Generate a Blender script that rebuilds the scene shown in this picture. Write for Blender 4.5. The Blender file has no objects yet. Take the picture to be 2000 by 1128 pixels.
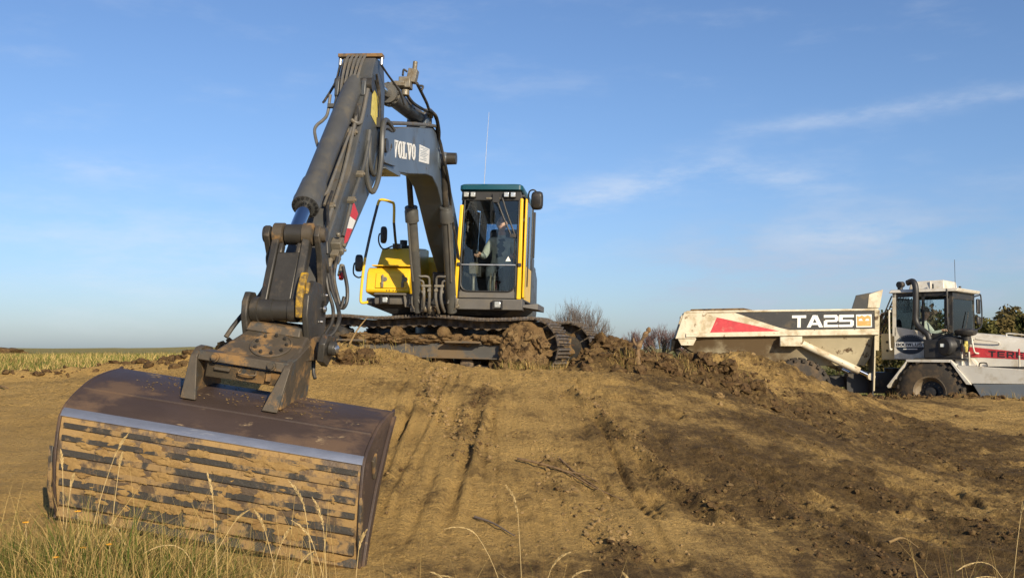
import bpy, bmesh, math, random
import numpy as np
from mathutils import Vector, Matrix, Euler
from mathutils import noise as mnoise

S = bpy.context.scene
COL = S.collection
R = math.radians

# ------------------------------------------------------------------ camera
cam_d = bpy.data.cameras.new('camera'); cam = bpy.data.objects.new('camera', cam_d); COL.objects.link(cam)
cam.location = (0, 0, 1.6)
cam.rotation_euler = (R(90) + math.atan(116/1944), 0, 0)
cam_d.sensor_width = 36.0
cam_d.lens = 36.0*1944/2000
cam_d.clip_start = 0.1; cam_d.clip_end = 3000
S.camera = cam

# ------------------------------------------------------------------ light
SUN_AZ, SUN_EL = 27.0, 22.0         # azimuth from straight behind the camera towards the right
sd = Vector((math.sin(R(SUN_AZ))*math.cos(R(SUN_EL)), -math.cos(R(SUN_AZ))*math.cos(R(SUN_EL)), math.sin(R(SUN_EL))))
sun_d = bpy.data.lights.new('sun', 'SUN'); sun_d.energy = 5.0; sun_d.angle = R(0.5); sun_d.color = (1.0, 0.85, 0.62)
sun = bpy.data.objects.new('sun', sun_d); COL.objects.link(sun)
sun.rotation_euler = sd.to_track_quat('Z', 'Y').to_euler(); sun.location = sd*40

w = bpy.data.worlds.new('World'); S.world = w; w.use_nodes = True
nt = w.node_tree; nt.nodes.clear()
def N(t, ty, **kw):
    n = t.nodes.new(ty)
    for k, v in kw.items(): setattr(n, k, v)
    return n
def setin(n, **kw):
    for k, v in kw.items(): n.inputs[k.replace('_', ' ')].default_value = v
out = N(nt, 'ShaderNodeOutputWorld'); bg = N(nt, 'ShaderNodeBackground')
sky = N(nt, 'ShaderNodeTexSky', sky_type='NISHITA', sun_disc=False)
sky.sun_elevation = R(SUN_EL); sky.sun_rotation = R(180-SUN_AZ); sky.altitude = 0
sky.air_density = 1.0; sky.dust_density = 0.7; sky.ozone_density = 3.0
tc = N(nt, 'ShaderNodeTexCoord')
def math_n(t, op, a, b=None, clamp=False):
    n = N(t, 'ShaderNodeMath', operation=op, use_clamp=clamp)
    for i, v in enumerate((a, b)):
        if v is None: continue
        if isinstance(v, (int, float)): n.inputs[i].default_value = v
        else: t.links.new(v, n.inputs[i])
    return n.outputs[0]
def vdot(t, v, d):
    n = N(t, 'ShaderNodeVectorMath', operation='DOT_PRODUCT'); t.links.new(v, n.inputs[0]); n.inputs[1].default_value = d
    return n.outputs['Value']
def skydir(az, el):    # azimuth right of straight ahead, elevation
    return Vector((math.sin(R(az))*math.cos(R(el)), math.cos(R(az))*math.cos(R(el)), math.sin(R(el))))
# thin high cirrus: soft streaks along great circles, broken up by stretched noise
D0 = tc.outputs['Generated']
mp = N(nt, 'ShaderNodeMapping'); nt.links.new(D0, mp.inputs['Vector'])
mp.inputs['Scale'].default_value = (3.0, 3.0, 11.0); mp.inputs['Rotation'].default_value = (0, R(-9), 0)
nz = N(nt, 'ShaderNodeTexNoise'); nz.inputs['Scale'].default_value = 2.6; nz.inputs['Detail'].default_value = 7; nz.inputs['Roughness'].default_value = 0.62
nt.links.new(mp.outputs[0], nz.inputs['Vector'])
def ramp(t, v, p0, p1, c0=(0, 0, 0, 1), c1=(1, 1, 1, 1), mode='EASE'):
    r = N(t, 'ShaderNodeValToRGB'); r.color_ramp.interpolation = mode
    r.color_ramp.elements[0].position = p0; r.color_ramp.elements[1].position = p1
    r.color_ramp.elements[0].color = c0; r.color_ramp.elements[1].color = c1
    t.links.new(v, r.inputs[0]); return r.outputs[0]
cl = math_n(nt, 'MULTIPLY', ramp(nt, nz.outputs[0], 0.50, 0.85), 0.14)
def streak(a, b, width, gain, soft):
    n = a.cross(b).normalized(); m = (a+b).normalized()
    d = vdot(nt, D0, n); e = math_n(nt, 'DIVIDE', d, width); e = math_n(nt, 'MULTIPLY', e, e)
    g = math_n(nt, 'POWER', 2.718, math_n(nt, 'MULTIPLY', e, -1))
    along = ramp(nt, vdot(nt, D0, m), 1-(1-a.dot(m))*soft, 1-(1-a.dot(m))*0.15)
    g = math_n(nt, 'MULTIPLY', math_n(nt, 'MULTIPLY', g, along), gain)
    return math_n(nt, 'MULTIPLY', g, ramp(nt, nz.outputs[0], 0.36, 0.66))
for a in ((skydir(14.0, 12.2), skydir(28.9, 13.1), 0.0085, 0.26, 2.2), (skydir(1.2, 7.8), skydir(12.3, 10.2), 0.020, 0.42, 1.7),
          (skydir(12.3, 9.6), skydir(18.4, 9.1), 0.018, 0.26, 1.9), (skydir(15.6, 6.2), skydir(21.5, 6.2), 0.016, 0.26, 1.9),
          (skydir(-26.5, 9.7), skydir(-21.0, 9.7), 0.012, 0.2, 1.5), (skydir(-28.7, 5.2), skydir(-10.5, 5.2), 0.06, 0.24, 1.6)):
    cl = math_n(nt, 'ADD', cl, streak(*a))
cl = math_n(nt, 'MINIMUM', cl, 0.8)
hsv = N(nt, 'ShaderNodeHueSaturation'); nt.links.new(sky.outputs[0], hsv.inputs['Color'])
hsv.inputs['Saturation'].default_value = 1.0; hsv.inputs['Value'].default_value = 1.0
tn = N(nt, 'ShaderNodeMixRGB', blend_type='MULTIPLY'); tn.inputs[0].default_value = 1; nt.links.new(hsv.outputs[0], tn.inputs[1]); tn.inputs[2].default_value = (0.94, 1.03, 1.22, 1)
mx = N(nt, 'ShaderNodeMixRGB'); nt.links.new(cl, mx.inputs[0]); # thicker air towards the horizon, the same all round, and a pale lavender bank low in the right-hand sky
sz = N(nt, 'ShaderNodeSeparateXYZ'); nt.links.new(D0, sz.inputs[0])
hz = N(nt, 'ShaderNodeMixRGB', blend_type='MULTIPLY'); nt.links.new(ramp(nt, sz.outputs[2], 0.0, 0.26, (1, 1, 1, 1), (0, 0, 0, 1)), hz.inputs[0]); nt.links.new(tn.outputs[0], hz.inputs[1]); hz.inputs[2].default_value = (0.86, 0.885, 0.99, 1)
bk_ = N(nt, 'ShaderNodeMixRGB'); nt.links.new(streak(skydir(8, 3.5), skydir(30, 4.5), 0.055, 0.62, 2.0), bk_.inputs[0]); nt.links.new(hz.outputs[0], bk_.inputs[1]); bk_.inputs[2].default_value = (4.3, 4.9, 6.2, 1)
nt.links.new(bk_.outputs[0], mx.inputs[1])
mx.inputs[2].default_value = (7.2, 7.6, 8.2, 1)
nt.links.new(mx.outputs[0], bg.inputs[0]); bg.inputs[1].default_value = 0.085
nt.links.new(bg.outputs[0], out.inputs[0])

S.view_settings.view_transform = 'Standard'; S.view_settings.look = 'None'
S.view_settings.exposure = 0.40; S.view_settings.gamma = 1.0; S.view_settings.use_curve_mapping = False
S.cycles.max_bounces = 8; S.cycles.transparent_max_bounces = 16

# ------------------------------------------------------------------ materials
MATS = {}
def pm(name, base, rough=0.6, metal=0.0, dirt=None, dirt_amt=0.5, dscale=3.0, dirt2=None, dirt2_amt=0.4, d2scale=9.0,
       bump=0.0, bscale=40.0, sharp=1.0, gradx=None, spec=0.5, up=0.0, upcol=None, coat=0.0, stretch=(1, 1, 1), vary=0.12):
    """paint / metal with worn patches: 'dirt' settles by noise, 'up' adds dust on upward faces (real settled dust)"""
    m = bpy.data.materials.new(name); m.use_nodes = True; t = m.node_tree
    b = t.nodes['Principled BSDF']
    b.inputs['Roughness'].default_value = rough; b.inputs['Metallic'].default_value = metal
    b.inputs['Specular IOR Level'].default_value = spec; b.inputs['Coat Weight'].default_value = coat
    co = N(t, 'ShaderNodeTexCoord'); mpn = N(t, 'ShaderNodeMapping'); t.links.new(co.outputs['Object'], mpn.inputs[0])
    mpn.inputs['Scale'].default_value = stretch
    V = mpn.outputs[0]
    def noise(sc, det=6, rg=0.6):
        n = N(t, 'ShaderNodeTexNoise'); n.inputs['Scale'].default_value = sc; n.inputs['Detail'].default_value = det
        n.inputs['Roughness'].default_value = rg; t.links.new(V, n.inputs['Vector']); return n.outputs[0]
    def mix(f, a, c):
        n = N(t, 'ShaderNodeMixRGB')
        for i, v in ((0, f), (1, a), (2, c)):
            if isinstance(v, (int, float)): n.inputs[i].default_value = v
            elif isinstance(v, tuple): n.inputs[i].default_value = (*v[:3], 1)
            else: t.links.new(v, n.inputs[i])
        return n.outputs[0]
    c = mix(math_n(t, 'MULTIPLY', ramp(t, noise(dscale*1.7), 0.3, 0.75), 1.0), tuple(x*(1-vary) for x in base), tuple(x*(1+vary) for x in base))
    r_out = None
    if dirt:
        lo_, hi_ = 0.62-dirt_amt*0.35, 0.78-dirt_amt*0.25; md = (lo_+hi_)/2
        f = ramp(t, noise(dscale, 8, 0.65), md-(md-lo_)*sharp, md+(hi_-md)*sharp)
        if gradx:
            sx = N(t, 'ShaderNodeSeparateXYZ'); t.links.new(co.outputs['Object'], sx.inputs[0])
            mr = N(t, 'ShaderNodeMapRange'); t.links.new(sx.outputs[0], mr.inputs[0]); mr.inputs[1].default_value, mr.inputs[2].default_value, mr.inputs[3].default_value, mr.inputs[4].default_value = gradx[0], gradx[1], 1.0, 0.12
            f = math_n(t, 'MULTIPLY', f, mr.outputs[0])
        f = math_n(t, 'MULTIPLY', f, min(1.0, 0.35+dirt_amt))
        c = mix(f, c, dirt); r_out = f
    if dirt2:
        f2 = ramp(t, noise(d2scale, 8, 0.7), 0.66-dirt2_amt*0.3, 0.72-dirt2_amt*0.22)
        c = mix(f2, c, dirt2); r_out = f2 if r_out is None else math_n(t, 'MAXIMUM', r_out, f2)
    if up > 0:
        g = N(t, 'ShaderNodeNewGeometry'); z = vdot(t, g.outputs['Normal'], (0, 0, 1))
        fu = math_n(t, 'MULTIPLY', ramp(t, z, 0.25, 0.9), math_n(t, 'MULTIPLY', ramp(t, noise(5.0, 8, 0.7), 0.3, 0.62), up))
        c = mix(fu, c, upcol or (0.30, 0.21, 0.11)); r_out = fu if r_out is None else math_n(t, 'MAXIMUM', r_out, fu)
    t.links.new(c, b.inputs['Base Color'])
    if r_out is not None:
        n = N(t, 'ShaderNodeMapRange'); t.links.new(r_out, n.inputs[0]); n.inputs[3].default_value = rough; n.inputs[4].default_value = 0.92
        t.links.new(n.outputs[0], b.inputs['Roughness'])
        if metal > 0:
            n = N(t, 'ShaderNodeMapRange'); t.links.new(r_out, n.inputs[0]); n.inputs[3].default_value = metal; n.inputs[4].default_value = 0
            t.links.new(n.outputs[0], b.inputs['Metallic'])
    if bump > 0:
        bn = N(t, 'ShaderNodeBump'); bn.inputs['Strength'].default_value = bump; bn.inputs['Distance'].default_value = 0.02
        t.links.new(noise(bscale, 6, 0.65), bn.inputs['Height']); t.links.new(bn.outputs[0], b.inputs['Normal'])
    MATS[name] = m; return m
SAND = (0.34, 0.225, 0.095); SOIL = (0.065, 0.042, 0.022); DUST = (0.24, 0.175, 0.10)
pm('grey_paint', (0.052, 0.058, 0.064), 0.40, dirt=(0.082, 0.074, 0.060), dirt_amt=0.32, dscale=2.2, up=0.22, upcol=DUST, bump=0.03, dirt2=(0.035, 0.03, 0.027), dirt2_amt=0.28, d2scale=6)
pm('boom_paint', (0.085, 0.108, 0.138), 0.36, dirt=(0.10, 0.10, 0.10), dirt_amt=0.3, dscale=1.6, up=0.4, upcol=DUST, dirt2=(0.12, 0.085, 0.05), dirt2_amt=0.12, d2scale=5)
pm('cylinder_paint', (0.066, 0.067, 0.065), 0.42, dirt=(0.092, 0.082, 0.064), dirt_amt=0.4, dscale=3.5, bump=0.02)
pm('dark_steel', (0.042, 0.039, 0.034), 0.42, 0.25, dirt=(0.088, 0.066, 0.042), dirt_amt=0.42, dscale=5, dirt2=(0.13, 0.06, 0.022), dirt2_amt=0.16, d2scale=7, bump=0.08, bscale=30)
pm('rusty_steel', (0.075, 0.060, 0.042), 0.55, 0.15, dirt=(0.23, 0.13, 0.045), dirt_amt=0.52, dscale=5.0, sharp=.7, dirt2=(0.045, 0.046, 0.044), dirt2_amt=0.36, d2scale=6, bump=0.12, bscale=35)
pm('bucket_paint', (0.054, 0.037, 0.030), 0.5, 0.1, dirt=(0.10, 0.060, 0.036), dirt_amt=0.48, dscale=2.6, sharp=.6, dirt2=(0.24, 0.17, 0.095), dirt2_amt=0.16, d2scale=6.5, bump=0.15, stretch=(0.55, 1, 1))
pm('bucket_shell', (0.10, 0.07, 0.045), 0.5, 0.1, dirt=(0.275, 0.175, 0.07), dirt_amt=0.70, dscale=3.6, sharp=.45, dirt2=(0.115, 0.068, 0.030), dirt2_amt=0.38, d2scale=4.2, bump=0.45, bscale=22, stretch=(1.1, 1, 1.0))
pm('wear_strip', (0.066, 0.060, 0.052), 0.45, 0.4, dirt=(0.26, 0.165, 0.066), dirt_amt=0.55, dscale=4.2, sharp=.4, dirt2=(0.115, 0.07, 0.032), dirt2_amt=0.30, d2scale=6, bump=0.3, bscale=26, stretch=(1.1, 1, 1.0))
pm('bright_steel', (0.52, 0.53, 0.55), 0.34, 0.85, dirt=(0.36, 0.33, 0.29), dirt_amt=0.08, dscale=7, bump=0.06, bscale=60, stretch=(0.4, 1, 1))
pm('chrome', (0.62, 0.63, 0.66), 0.10, 1.0, vary=0.03)
pm('pin_steel', (0.5, 0.5, 0.5), 0.25, 0.9)
pm('yellow_paint', (0.74, 0.455, 0.012), 0.42, dirt=(0.60, 0.37, 0.03), dirt_amt=0.25, dscale=2.5, up=0.18, upcol=(0.4, 0.28, 0.10), coat=0.15, vary=0.04)
pm('yellow_worn', (0.42, 0.25, 0.012), 0.5, dirt=(0.12, 0.08, 0.03), dirt_amt=0.75, dscale=25)
pm('teal_paint', (0.004, 0.062, 0.092), 0.35, up=0.25, upcol=(0.15, 0.17, 0.15), vary=0.05)
pm('sill_paint', (0.095, 0.09, 0.085), 0.6, dirt=(0.13, 0.115, 0.09), dirt_amt=0.4, dscale=3)
pm('black_plastic', (0.02, 0.02, 0.021), 0.5, dirt=(0.06, 0.05, 0.04), dirt_amt=0.25, dscale=4)
pm('rubber_hose', (0.022, 0.021, 0.02), 0.5, dirt=(0.10, 0.08, 0.055), dirt_amt=0.4, dscale=8)
pm('pipe_paint', (0.11, 0.105, 0.095), 0.5, dirt=(0.12, 0.09, 0.055), dirt_amt=0.4, dscale=8)
pm('fitting_steel', (0.22, 0.20, 0.16), 0.45, 0.5, dirt=(0.11, 0.08, 0.045), dirt_amt=0.5, dscale=12)
pm('red_plastic', (0.5, 0.03, 0.03), 0.5)
pm('red_sticker', (0.55, 0.03, 0.035), 0.45, vary=0.05)
pm('white_sticker', (0.76, 0.76, 0.73), 0.45, vary=0.04)
pm('print_grey', (0.38, 0.42, 0.44), 0.5)
pm('yellow_sticker', (0.62, 0.52, 0.13), 0.5, dirt=(0.35, 0.29, 0.08), dirt_amt=0.4, dscale=12)
pm('lamp_lens', (0.55, 0.57, 0.56), 0.12, 0.5, dirt=(0.25, 0.26, 0.26), dirt_amt=.35, dscale=30, sharp=.3)
pm('amber_lens', (0.8, 0.22, 0.02), 0.2)
pm('track_steel', (0.06, 0.05, 0.043), 0.5, 0.3, dirt=(0.16, 0.115, 0.07), dirt_amt=0.6, dscale=9, bump=0.1)
pm('shoe_edge', (0.22, 0.20, 0.18), 0.45, 0.5, dirt=(0.09, 0.065, 0.042), dirt_amt=0.75, dscale=9)
pm('frame_grey', (0.082, 0.079, 0.073), 0.55, dirt=(0.15, 0.105, 0.058), dirt_amt=0.62, sharp=.6, dscale=2.5, up=0.9, upcol=(0.16, 0.10, 0.05), bump=0.05)
pm('mud', (0.15, 0.095, 0.045), 0.95, dirt=(0.20, 0.135, 0.065), dirt_amt=0.5, dscale=6, dirt2=(0.05, 0.032, 0.018), dirt2_amt=0.45, d2scale=9, bump=1.0, bscale=38, spec=0.1)
pm('caked_mud', (0.265, 0.17, 0.068), 0.95, dirt=(0.20, 0.12, 0.05), dirt_amt=0.4, dscale=9, bump=.5, bscale=30, spec=.1)
pm('turf_soil', (0.095, 0.058, 0.028), 0.95, dirt=(0.17, 0.112, 0.048), dirt_amt=0.5, dscale=9, dirt2=(0.03, 0.02, 0.012), dirt2_amt=0.4, d2scale=14, bump=1.0, bscale=45, spec=0.1)
pm('clod_sand', (0.26, 0.175, 0.08), 0.95, dirt=(0.10, 0.065, 0.032), dirt_amt=0.5, dscale=2.2, bump=0.7, bscale=50, spec=0.1)
pm('truck_white', (0.60, 0.575, 0.51), 0.45, dirt=(0.36, 0.30, 0.20), dirt_amt=0.42, dscale=2.2, up=0.25, upcol=DUST, vary=0.05)
pm('truck_cream', (0.60, 0.545, 0.42), 0.5, dirt=(0.36, 0.28, 0.165), dirt_amt=0.5, dscale=2.6, dirt2=(0.18, 0.12, 0.06), dirt2_amt=0.26, d2scale=5, vary=0.05)
pm('truck_belly', (0.50, 0.44, 0.30), 0.6, dirt=(0.12, 0.08, 0.04), dirt_amt=1.0, dscale=0.9, gradx=(-2.9, -1.9), dirt2=(0.10, 0.065, 0.035), dirt2_amt=0.3, d2scale=3, bump=0.1)
pm('truck_grey', (0.15, 0.17, 0.19), 0.5, dirt=(0.2, 0.17, 0.12), dirt_amt=0.35, dscale=2, vary=0.05)
pm('truck_black', (0.022, 0.022, 0.023), 0.5, dirt=(0.12, 0.095, 0.06), dirt_amt=0.3, dscale=4)
pm('sticker_navy', (0.018, 0.03, 0.05), 0.4)
pm('truck_red', (0.48, 0.04, 0.05), 0.45, dirt=(0.45, 0.30, 0.22), dirt_amt=0.18, dscale=6)
pm('sign_orange', (0.72, 0.30, 0.08), 0.5, dirt=(0.6, 0.5, 0.35), dirt_amt=0.2, dscale=9)
pm('tyre_rubber', (0.035, 0.029, 0.023), 0.85, dirt=(0.11, 0.075, 0.042), dirt_amt=0.5, dscale=4, bump=0.15)
pm('rim_paint', (0.20, 0.16, 0.11), 0.6, dirt=(0.13, 0.09, 0.05), dirt_amt=0.5, dscale=4)
pm('skin', (0.50, 0.29, 0.20), 0.5, vary=0.06)
pm('hair', (0.20, 0.13, 0.095), 0.7)
pm('jacket', (0.42, 0.43, 0.36), 0.85, dirt=(0.33, 0.34, 0.29), dirt_amt=0.4, dscale=9, bump=0.15)
pm('jacket_dark', (0.05, 0.06, 0.07), 0.85, bump=0.15)
pm('trousers', (0.055, 0.065, 0.075), 0.9, bump=0.1)
pm('eye_dark', (0.02, 0.015, 0.012), 0.3)
pm('lips', (0.38, 0.17, 0.13), 0.5)
pm('seat_fabric', (0.035, 0.04, 0.05), 0.9)
pm('cab_lining', (0.055, 0.058, 0.062), 0.8)
pm('bark', (0.115, 0.10, 0.062), 0.9, dirt=(0.13, 0.13, 0.06), dirt_amt=0.5, dscale=6, bump=0.3)
pm('twig', (0.125, 0.10, 0.085), 0.9)
pm('twig_red', (0.12, 0.066, 0.056), 0.9)
pm('dead_wood', (0.20, 0.125, 0.06), 0.85, dirt=(0.06, 0.04, 0.025), dirt_amt=0.5, dscale=18, bump=0.4)
def glass(name, tint, ior=1.5):
    m = bpy.data.materials.new(name); m.use_nodes = True; t = m.node_tree; t.nodes.clear()
    o = N(t, 'ShaderNodeOutputMaterial'); a = N(t, 'ShaderNodeBsdfTransparent'); g = N(t, 'ShaderNodeBsdfGlossy')
    a.inputs[0].default_value = (*tint, 1); g.inputs['Roughness'].default_value = 0.02
    f = N(t, 'ShaderNodeFresnel'); f.inputs[0].default_value = ior
    mxs = N(t, 'ShaderNodeMixShader'); t.links.new(f.outputs[0], mxs.inputs[0]); t.links.new(a.outputs[0], mxs.inputs[1]); t.links.new(g.outputs[0], mxs.inputs[2])
    t.links.new(mxs.outputs[0], o.inputs[0]); MATS[name] = m
glass('tinted_glass', (0.42, 0.52, 0.62)); glass('window_glass', (0.91, 0.955, 0.965)); glass('mirror_glass', (0.3, 0.3, 0.3), 3.0)
def leafmat(name, trans=0.35):
    m = bpy.data.materials.new(name); m.use_nodes = True; t = m.node_tree; t.nodes.clear()
    o = N(t, 'ShaderNodeOutputMaterial'); a = N(t, 'ShaderNodeAttribute'); a.attribute_name = 'tint'
    d = N(t, 'ShaderNodeBsdfDiffuse'); tr = N(t, 'ShaderNodeBsdfTranslucent'); mxs = N(t, 'ShaderNodeMixShader'); mxs.inputs[0].default_value = trans
    t.links.new(a.outputs[0], d.inputs[0]); t.links.new(a.outputs[0], tr.inputs[0])
    t.links.new(d.outputs[0], mxs.inputs[1]); t.links.new(tr.outputs[0], mxs.inputs[2]); t.links.new(mxs.outputs[0], o.inputs[0]); MATS[name] = m
leafmat('blade', 0.3); leafmat('leaf', 0.2)

# ------------------------------------------------------------------ builders
def tag(o, label=None, cat=None, group=None, kind=None):
    for k, v in (('label', label), ('category', cat), ('group', group), ('kind', kind)):
        if v: o[k] = v
    return o
def empty(name, loc=(0, 0, 0), rot=(0, 0, 0), **kw):
    o = bpy.data.objects.new(name, None); COL.objects.link(o); o.location = loc; o.rotation_euler = rot
    o.empty_display_size = 0.2
    return tag(o, **kw)
def L(b, a, c): return Vector((b, -a, c))          # machine frame: b to its left, a forward, c up
def spline(pts, k=5):
    pts = [Vector(p) for p in pts]
    if len(pts) < 3 or k < 2: return pts
    P = [pts[0]*2-pts[1]] + pts + [pts[-1]*2-pts[-2]]; o = []
    for i in range(1, len(P)-2):
        for j in range(k):
            t = j/k; a, b, c, d = P[i-1:i+3]
            o.append(0.5*((2*b)+(c-a)*t+(2*a-5*b+4*c-d)*t*t+(3*b-a-3*c+d)*t**3))
    return o+[pts[-1]]
class MB:
    def __init__(s): s.bm = bmesh.new(); s.mi = 0
    def face(s, vs):
        try:
            f = s.bm.faces.new(vs); f.material_index = s.mi; return f
        except ValueError: return None
    def box(s, c, size, rot=(0, 0, 0)):
        m = Matrix.Translation(c) @ Euler([R(x) for x in rot]).to_matrix().to_4x4()
        h = [x/2 for x in size]
        v = [s.bm.verts.new(m @ Vector((x*h[0], y*h[1], z*h[2]))) for z in (-1, 1) for y in (-1, 1) for x in (-1, 1)]
        for q in ((0, 2, 3, 1), (4, 5, 7, 6), (0, 1, 5, 4), (2, 6, 7, 3), (0, 4, 6, 2), (1, 3, 7, 5)): s.face([v[i] for i in q])
        return s
    def hexa(s, p):     # eight corners: bottom ring then top ring
        v = [s.bm.verts.new(Vector(x)) for x in p]
        for q in ((3, 2, 1, 0), (4, 5, 6, 7), (0, 1, 5, 4), (1, 2, 6, 5), (2, 3, 7, 6), (3, 0, 4, 7)): s.face([v[i] for i in q])
        return s
    def loft(s, loops, closed=True, cap=True):
        rings = [[s.bm.verts.new(Vector(p)) for p in lp] for lp in loops]; n = len(rings[0])
        for a, b in zip(rings, rings[1:]):
            for i in range(n if closed else n-1): s.face([a[i], a[(i+1) % n], b[(i+1) % n], b[i]])
        if cap and closed: s.face(rings[0][::-1]); s.face(rings[-1])
        return s
    def prism(s, pts, b0, b1):   # outline (a, c) in machine frame extruded from b0 to b1
        return s.loft([[L(b0, a, c) for a, c in pts], [L(b1, a, c) for a, c in pts]])
    def extr(s, pts, d):         # planar outline extruded along vector d
        d = Vector(d); return s.loft([[Vector(p) for p in pts], [Vector(p)+d for p in pts]])
    def frame(s, p0, p1):
        d = (Vector(p1)-Vector(p0)).normalized(); u = d.cross(Vector((0, 0, 1)))
        if u.length < 1e-3: u = Vector((1, 0, 0))
        u.normalize(); return d, u, d.cross(u)
    def cyl(s, p0, p1, r0, r1=None, n=16):
        r1 = r0 if r1 is None else r1; d, u, v = s.frame(p0, p1)
        return s.loft([[Vector(p)+r*(math.cos(6.28318*i/n)*u+math.sin(6.28318*i/n)*v) for i in range(n)] for p, r in ((p0, r0), (p1, r1))])
    def lathe(s, p0, axis, prof, n=20, cap=True):   # prof: (distance along axis, radius)
        d, u, v = s.frame(p0, Vector(p0)+Vector(axis))
        return s.loft([[Vector(p0)+d*h+max(r, 1e-4)*(math.cos(6.28318*i/n)*u+math.sin(6.28318*i/n)*v) for i in range(n)] for h, r in prof], cap=cap)
    def tube(s, pts, r, n=8, k=5):
        pts = spline(pts, k); rr = r if callable(r) else (lambda t: r)
        d, u, v = s.frame(pts[0], pts[1]); loops = []
        for i, p in enumerate(pts):
            t = (pts[min(i+1, len(pts)-1)]-pts[max(i-1, 0)]).normalized()
            u = (u-t*u.dot(t)).normalized(); v = t.cross(u); q = rr(i/(len(pts)-1))
            loops.append([p+q*(math.cos(6.28318*j/n)*u+math.sin(6.28318*j/n)*v) for j in range(n)])
        return s.loft(loops)
    def lump(s, c, r, seed=0, sub=2, amp=0.25, freq=2.0, flat=1.0):
        g = bmesh.ops.create_icosphere(s.bm, subdivisions=sub, radius=1.0); rg = random.Random(seed)
        ph = [Vector((rg.uniform(-1, 1), rg.uniform(-1, 1), rg.uniform(-1, 1)))*freq*k for k in (1, 1, 2, 2, 4, 4)]; of = [rg.uniform(0, 6) for _ in ph]
        r = Vector((r, r, r)) if isinstance(r, (int, float)) else Vector(r)
        for v in g['verts']:
            if sub > 2: d = mnoise.fractal(v.co*freq*.7+Vector((seed*3.1, seed*1.7, 0)), .9, 2.1, 5)*1.3
            else: d = sum(math.sin(v.co.dot(p)*2+o)/(1+i//2) for i, (p, o) in enumerate(zip(ph, of)))/3 + rg.uniform(-.09, .09)
            q = v.co*(1+amp*d); v.co = Vector(c)+Vector((q.x*r.x, q.y*r.y, q.z*r.z))
            for f in v.link_faces: f.material_index = s.mi
        return s
    def build(s, name, mat, parent=None, M=None, bevel=0.0, smooth=38, **kw):
        bm = s.bm
        if M is not None: bm.transform(M)
        bmesh.ops.recalc_face_normals(bm, faces=bm.faces)
        me = bpy.data.meshes.new(name); bm.to_mesh(me); bm.free()
        for x in (mat if isinstance(mat, (list, tuple)) else [mat]): me.materials.append(MATS[x])
        if smooth:
            me.polygons.foreach_set('use_smooth', [True]*len(me.polygons)); me.set_sharp_from_angle(angle=R(smooth))
        o = bpy.data.objects.new(name, me); COL.objects.link(o); o.parent = parent
        if bevel:
            b = o.modifiers.new('bevel', 'BEVEL'); b.width = bevel; b.segments = 2; b.limit_method = 'ANGLE'; b.angle_limit = R(35); b.harden_normals = False
        return tag(o, **kw)
# block lettering: each glyph is a list of outlines in a unit cell
def rc(x0, y0, x1, y1): return [(x0, y0), (x1, y0), (x1, y1), (x0, y1)]
def ring(x0, y0, x1, y1, tx, ty, n=20, p=0.7):
    cx, cy, rx, ry = (x0+x1)/2, (y0+y1)/2, (x1-x0)/2, (y1-y0)/2; o = []
    f = lambda a, r: math.copysign(abs(a)**p, a)*r
    for i in range(n):
        a0, a1 = 6.28318*i/n, 6.28318*(i+1)/n
        o.append([(cx+f(math.cos(a), rx-d*tx), cy+f(math.sin(a), ry-d*ty)) for a, d in ((a0, 0), (a1, 0), (a1, 1), (a0, 1))])
    return o
GL = {
 'T': [rc(0, .78, 1, 1), rc(.38, 0, .62, .78)],
 'A': [[(0, 0), (.24, 0), (.58, 1), (.36, 1)], [(.76, 0), (1, 0), (.64, 1), (.42, .86)], rc(.28, .2, .74, .38)],
 '2': [rc(0, .78, .9, 1), rc(.76, .5, 1, .9), rc(.1, .42, .9, .6), rc(0, .1, .24, .52), rc(0, 0, 1, .2)],
 '5': [rc(0, .78, 1, 1), rc(0, .5, .24, .78), rc(0, .42, .9, .6), rc(.76, .1, 1, .52), rc(0, 0, .92, .2)],
 'E': [rc(0, 0, .24, 1), rc(.24, .78, 1, 1), rc(.24, .4, .9, .6), rc(.24, 0, 1, .22)],
 'R': [rc(0, 0, .24, 1), rc(.24, .78, .9, 1), rc(.76, .48, 1, .9), rc(.24, .36, .9, .54), [(.5, .36), (.76, .36), (1, 0), (.74, 0)]],
 'X': [[(0, 0), (.27, 0), (1, 1), (.73, 1)], [(.73, 0), (1, 0), (.62, .53), (.49, .36)], [(.27, 1), (0, 1), (.38, .47), (.51, .64)]],
 'B': [rc(0, 0, .26, 1), rc(.26, .8, .9, 1), rc(.26, .41, .9, .6), rc(.26, 0, .9, .2), rc(.72, .55, .96, .92), rc(.74, .08, 1, .46)],
 'O': ring(0, 0, 1, 1, .26, .22), 'U': [rc(0, .12, .26, 1), rc(.74, .12, 1, 1), rc(.08, 0, .92, .22)],
 'W': [[(0, 1), (.22, 1), (.36, 0), (.16, 0)], [(.36, 0), (.16, 0), (.42, 1), (.58, 1)], [(.42, 1), (.58, 1), (.84, 0), (.64, 0)], [(.64, 0), (.84, 0), (1, 1), (.78, 1)]],
 'L': [rc(0, 0, .26, 1), rc(.26, 0, 1, .22)], 'S': [rc(.06, .8, 1, 1), rc(0, .5, .26, .92), rc(.06, .4, .94, .6), rc(.74, .08, 1, .5), rc(0, 0, .94, .2)],
}
SLAB = {
 'V': [[(.08, .9), (.40, .9), (.62, 0), (.42, 0)], [(.42, 0), (.62, 0), (.90, .9), (.76, .9)], rc(0, .88, .5, 1), rc(.62, .88, 1, 1)],
 'O': ring(.02, 0, .98, 1, .30, .13, 24, 0.9),
 'L': [rc(.14, .1, .46, .9), rc(0, 0, .92, .12), rc(0, .88, .62, 1), rc(.78, .1, .92, .36)],
}
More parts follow.
